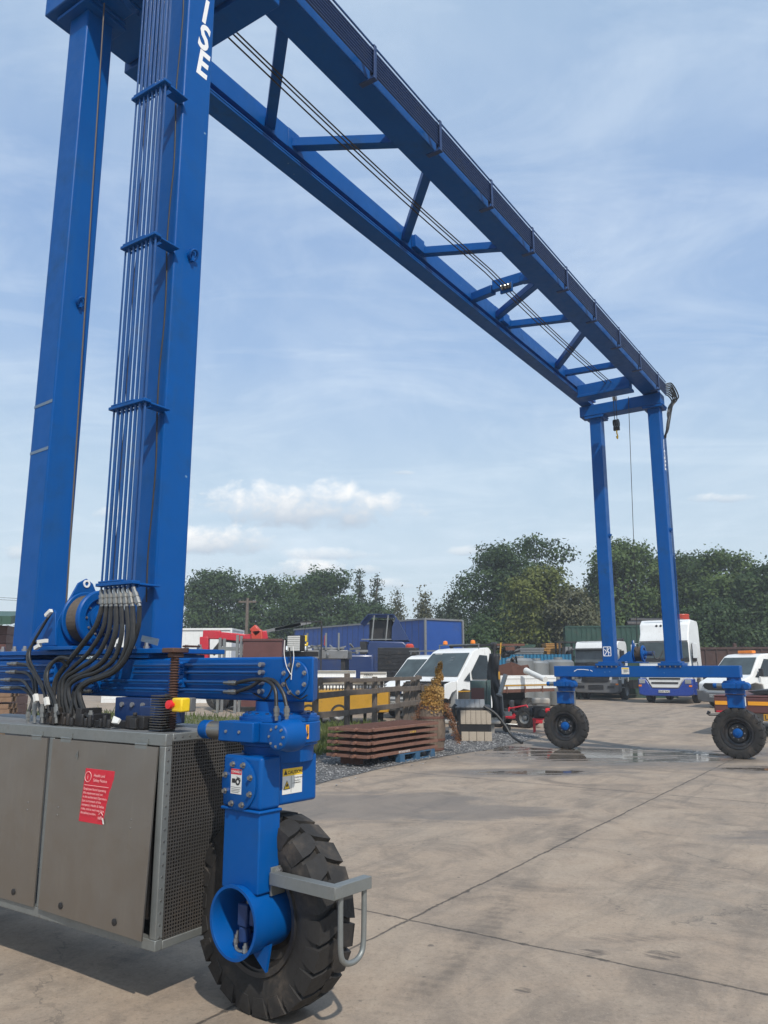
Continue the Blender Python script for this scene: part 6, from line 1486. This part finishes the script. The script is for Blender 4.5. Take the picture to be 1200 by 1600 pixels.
# --- shed at the left edge
a = D(-10, 1000, 23.00); sh = thing('shed', 'brown boarded shed with a green roof at the left edge', 'shed', (a.x, 23.00, 0), R(8))
q = MB()
for k in range(11): q.box((-4.5, -.02*(k%2), k*.26+.0), (.35, 2.6, k*.26+.25))
q.build('wall', 'maroon', sh, bevel=.004); q = MB(); 
for k in range(20): q.prism([(-.5, 2.86), (2.9, 3.4), (2.9, 3.47), (-.5, 3.10)], 'x', -4.8+k*.27, -4.8+k*.27+.262)
q.build('roof', 'roof_green', sh); MB().box((-.55, -.30, .0), (.30, -.05, .6)).build('step', 'brick', sh)
for i in range(5):
    t = thing('timber_bale', f"banded timber bale, {('lowest','second lowest','middle','second highest','topmost')[i]} of the pile by the shed", 'timber', (D(6, 1000, 19.17).x, 19.17, .02+i*.40), R(12), 'timber bales stacked by the shed'); q = MB()
    for k in range(6):
        for m2 in range(3): q.box((-1.6, k*.13, m2*.12), (.30-.03*((k+m2) % 3), k*.13+.12, m2*.12+.11))
    q.build('planks', 'timber', t, bevel=.004); MB().box((-.02, -.006, .0), (.02, .80, .365)).build('strap', 'dark_metal', t)
# --- telegraph pole and wires
p = D(386, 960, 52.72); po = thing('telegraph_pole', 'grey timber telegraph pole in front of the left trees', 'pole', (p.x, 52.72, 0))
MB().tube([(0,0,0), (0,0,6.3)], [.14, .10], 12).build('pole', 'old_wood', po); MB().box((-.6, -.05, 6.0), (.6, .05, 6.12)).build('crossarm', 'old_wood', po)
q = MB()
for x in (-.5, 0, .5): q.lathe([(0, 0), (0, .05), (.06, .03), (.1, .05), (.12, 0)], (x, 0, 6.12), (0,0,1), 10)
q.build('insulator', 'grey_plastic', po)
for i, x in enumerate((-.5, .5)):
    pts = [Vector((p.x+x, 52.7, 6.2)).lerp(Vector((-45, 50, 8.6+i*.25)), k/10)+Vector((0, 0, -1.2*math.sin(math.pi*k/10))) for k in range(11)]
    o = MB().tube(pts, .012, 4).build('overhead_wire', 'black_hose'); tag(o, ('upper', 'lower')[1-i]+' of the two thin overhead wires running left from the pole', 'wire', 'overhead wires')

# ================================================================== TREES
def leaf_cloud(seed, blobs, n, size, droop=0.0, flat=.75, gap=.30):
    rs = np.random.RandomState(seed); B = np.array(blobs, float)
    vol = B[:, 3]*B[:, 4]*B[:, 5]; vol = vol**.75; pr = vol/vol.sum(); idx = rs.choice(len(B), n, p=pr)
    d = rs.normal(size=(n, 3)); d /= np.linalg.norm(d, axis=1)[:, None]; r = rs.uniform(.45, 1.0, n)**.6
    # lumpy outline: sum of a few sine lobes per blob
    ph = rs.uniform(0, 6.28, (len(B), 4)); fr = rs.uniform(2.5, 6, (len(B), 4))
    lump = 1+.14*np.sin(fr[idx, 0]*d[:, 0]+ph[idx, 0])+.12*np.sin(fr[idx, 1]*d[:, 1]*1.4+ph[idx, 1])+.14*np.sin(fr[idx, 2]*d[:, 2]*1.6+ph[idx, 2])
    c = B[idx, :3]+d*(r*lump)[:, None]*B[idx, 3:6]; nd = d.copy(); nd[:, 2] += .35
    c[:, 2] -= droop*rs.uniform(0, 1, n)*(1-r)
    # clump into twigs
    k = max(8, n//16); tw = rs.randint(0, n, k); cen = c[tw]; sub = rs.randint(0, k, n); 
    spread = size*1.6*np.clip(rs.normal(size=(n, 3)), -1.7, 1.7); spread[:, 2] *= flat
    keep = rs.uniform(size=n) > .36; c = np.where(keep[:, None], cen[sub]+spread, c); nd = np.where(keep[:, None], nd[tw][sub], nd)
    nd = nd*1.1+rs.normal(size=(n, 3))*.55; nd /= np.linalg.norm(nd, axis=1)[:, None]
    a = np.cross(nd, rs.normal(size=(n, 3))); a /= np.linalg.norm(a, axis=1)[:, None]
    b = np.cross(nd, a)
    s = size*rs.uniform(.55, 1.3, n)[:, None]
    V = np.stack([c-a*s*.6, c-b*s*.34+a*s*.05, c+a*s*.6, c+b*s*.34-a*s*.05], 1).reshape(-1, 3)
    return V
def mesh_quads(name, V, m, parent):
    n = len(V)//4; me = bpy.data.meshes.new(name); me.vertices.add(len(V)); me.vertices.foreach_set('co', V.ravel().astype(np.float32))
    me.loops.add(n*4); me.loops.foreach_set('vertex_index', np.arange(n*4, dtype=np.int32)); me.polygons.add(n); me.polygons.foreach_set('loop_start', np.arange(0, n*4, 4, dtype=np.int32)); 
    me.update(calc_edges=True); me.validate(); me.materials.append(M(m)); o = bpy.data.objects.new(name, me); COL.objects.link(o); o.parent = parent; return o
def tree(name, label, px, Y, top_px, width_m, m, seed, n=7000, size=.30, base=.12, kind='broad', group=None, shape=None):
    p = D(px, 1047, Y); H = D(px, top_px, Y).z; rs = random.Random(seed)
    t = thing(name, label, 'tree', (p.x, Y, 0), 0, group); W2 = width_m/2
    tr_ = MB(); z0 = H*base; pts = [(0, 0, 0)]
    for k in range(1, 6): pts.append((rs.gauss(0, .04)*H*.3, rs.gauss(0, .04)*H*.3, H*.8*k/5 if kind != 'cone' else H*.97*k/5))
    r0 = .022*H+.06; tr_.tube(pts, [r0*(1-.16*k) for k in range(6)], 8); blobs = []
    if kind == 'broad':
        nb = 46
        for k in range(nb):
            f = rs.uniform(0, 1); z = z0+(H-z0)*(.08+.84*f); prof = math.sin(math.pi*min(1, (.16+.80*f)))**.55
            a = rs.uniform(0, 6.28); d = W2*prof*rs.uniform(.25, .80); rr = W2*rs.uniform(.16, .32)
            z = min(z, H-rr*.7)
            blobs.append((math.cos(a)*d, math.sin(a)*d*.8, z, rr, rr, rr*.72))
            if k % 3 == 0: q0 = pts[2+k % 3]; tr_.tube([q0, (math.cos(a)*d*.5, math.sin(a)*d*.4, (q0[2]+z)/2+.2), (math.cos(a)*d, math.sin(a)*d*.8, z)], [r0*.45, r0*.28, r0*.08], 6)
        blobs.append((0, 0, H*.55, W2*.62, W2*.55, H*.30)); blobs.append((W2*.3, 0, H*.35, W2*.55, W2*.5, H*.22)); blobs.append((-W2*.3, 0, H*.38, W2*.55, W2*.5, H*.22)); 
        if shape: blobs += [(x*W2, 0, z*H, r_*W2, r_*W2, r_*W2*.8) for x, z, r_ in shape]
    elif kind == 'cone':
        for k in range(22):
            f = k/21; z = z0+(H-z0)*f; rr = W2*(1-f)**.8*.9+.10
            for j in range(4):
                a = rs.uniform(0, 6.28); blobs.append((math.cos(a)*rr*.5, math.sin(a)*rr*.5, z-.15*rr, rr*.55+.08, rr*.55+.08, max(.18, rr*.24)))
    elif kind == 'weeping':
        for k in range(14):
            f = k/13; z = z0+(H-z0)*f; rr = W2*(1-f)**.7*.8+.12
            for j in range(3):
                a = rs.uniform(0, 6.28); blobs.append((math.cos(a)*rr*.55, math.sin(a)*rr*.55, z-.4*rr, rr*.38+.08, rr*.38+.08, rr*.9+.2))
    tr_.build('trunk', 'bark', t)
    mesh_quads('crown', leaf_cloud(seed, blobs, int(n*2.6), size*.76, flat=.6 if kind != 'weeping' else 1.6), m, t)
    return t
LG = 'trees beyond the yard, left side'; RG = 'trees beyond the yard, right side'
# left belt
tree('oak_tree', 'dark rounded oak, leftmost of the trees, right beside the blue leg', 335, 72, 890, 10.5, 'leaf_dark', 11, 11000, .34, group=LG)
tree('oak_tree', 'dark oak directly behind the telegraph pole', 402, 70, 893, 8.0, 'leaf_dark', 12, 8000, .32, group=LG)
tree('ash_tree', 'loose mid green ash right of the telegraph pole', 455, 74, 897, 7.2, 'leaf_mid', 13, 7000, .30, group=LG)
tree('oak_tree', 'broad green tree with a pointed top above the blue curtain trailer', 510, 72, 889, 8.6, 'leaf_dark', 14, 10000, .32, group=LG)
tree('birch_tree', 'thin pale tree between the ash and the pointed oak', 478, 78, 895, 5.0, 'leaf_mid', 15, 3500, .28, group=LG)
tree('pine_tree', 'slim dark pine with a spiky top, left of the pair', 560, 76, 893, 4.0, 'leaf_conifer', 16, 5200, .26, kind='cone', group=LG)
tree('pine_tree', 'slim dark pine, right and slightly lower of the pair', 588, 76, 898, 4.6, 'leaf_conifer', 17, 6000, .26, kind='cone', group=LG)
tree('weeping_cypress', 'short pale cypress just left of the blue trailer end', 622, 70, 926, 3.4, 'leaf_brownish', 18, 4800, .24, kind='weeping', group=LG)
tree('birch_tree', 'low green tree filling the gap below the two pines', 572, 70, 938, 7.5, 'leaf_dark', 181, 5000, .30, group=LG)
tree('weeping_cypress', 'thin grey green weeping cypress just right of the blue trailer', 664, 58, 930, 3.0, 'leaf_brownish', 19, 6000, .22, kind='weeping', group=LG)
tree('weeping_cypress', 'dark tall weeping cypress left of the big oak', 712, 56, 925, 4.6, 'leaf_conifer', 20, 9000, .24, kind='weeping', group=LG)
tree('weeping_cypress', 'low drooping cypress between the two taller ones', 688, 60, 948, 3.2, 'leaf_conifer', 21, 5000, .24, kind='weeping', group=LG)
# right belt
tree('oak_tree', 'big spreading oak with the tallest crown, left of the far crane leg', 808, 60, 833, 9.6, 'leaf_dark', 31, 15000, .30, group=RG, shape=[(.75, .86, .26), (-.8, .55, .30), (.25, .90, .26), (-.25, .84, .32), (.1, .74, .45), (.5, .70, .38), (-.5, .68, .38), (0, .5, .6)])
tree('chestnut_tree', 'olive yellow green tree in front of the big oak', 850, 52, 880, 7.4, 'leaf_olive', 32, 10000, .27, group=RG)
tree('hawthorn_tree', 'brownish green low tree beside the left far crane leg', 905, 50, 915, 5.6, 'leaf_brownish', 33, 6500, .25, group=RG)
tree('ash_tree', 'mid green tree whose top shows between the two far crane legs', 985, 58, 840, 8.2, 'leaf_mid', 34, 10000, .30, group=RG)
tree('oak_tree', 'dark tree directly right of the right far crane leg', 1068, 60, 838, 8.6, 'leaf_dark', 35, 10500, .30, group=RG)
tree('ash_tree', 'round green tree above the crew cab tipper', 1140, 56, 856, 8.0, 'leaf_mid', 36, 10500, .29, group=RG)
tree('oak_tree', 'tree cut by the right edge of the view', 1205, 54, 874, 7.5, 'leaf_dark', 37, 8500, .29, group=RG)
tree('hawthorn_tree', 'low dark tree behind the stainless tanks', 770, 52, 962, 5.2, 'leaf_dark', 38, 6500, .26, group=RG, base=.0)
tree('oak_tree', 'shaded tree low behind the low cab lorry', 940, 62, 890, 6.0, 'leaf_dark', 39, 8000, .30, group=RG, base=.0)
tree('hawthorn_tree', 'low leafy tree behind the brown skips', 1120, 51, 935, 7.0, 'leaf_dark', 40, 9000, .27, group=RG, base=.0)
tree('oak_tree', 'distant tree seen past the left crane leg', -30, 75, 960, 9, 'leaf_dark', 41, 4000, .34, group=LG)
# far hedge: one mass
def hedge():
    rs = np.random.RandomState(77); B = []
    for k in range(150):
        x = -48+k*.68; y = (80 if x < 3 else 66-.05*x)+rs.uniform(-1, 1); h = rs.uniform(1.2, 2.3); B.append((x, y, h*.8, 1.4, 1.2, h))
    o = mesh_quads('far_hedge', leaf_cloud(78, B, 30000, .38), 'leaf_dark', None); tag(o, kind='stuff')
hedge()

def haze():
    m = bpy.data.materials.new('haze'); m.use_nodes = True; t = NT(m.node_tree); t.n.clear()
    o = t.node('ShaderNodeOutputMaterial'); v = t.node('ShaderNodeVolumePrincipled'); v.inputs['Color'].default_value = (.86, .91, .96, 1); v.inputs['Density'].default_value = .0016; v.inputs['Anisotropy'].default_value = .2
    t.l.new(v.outputs[0], o.inputs['Volume']); MATS['haze'] = m
    q = MB().box((-420, -70, -1), (420, 720, 14)); tag(q.build('haze', 'haze', smooth=False), kind='stuff')
haze()
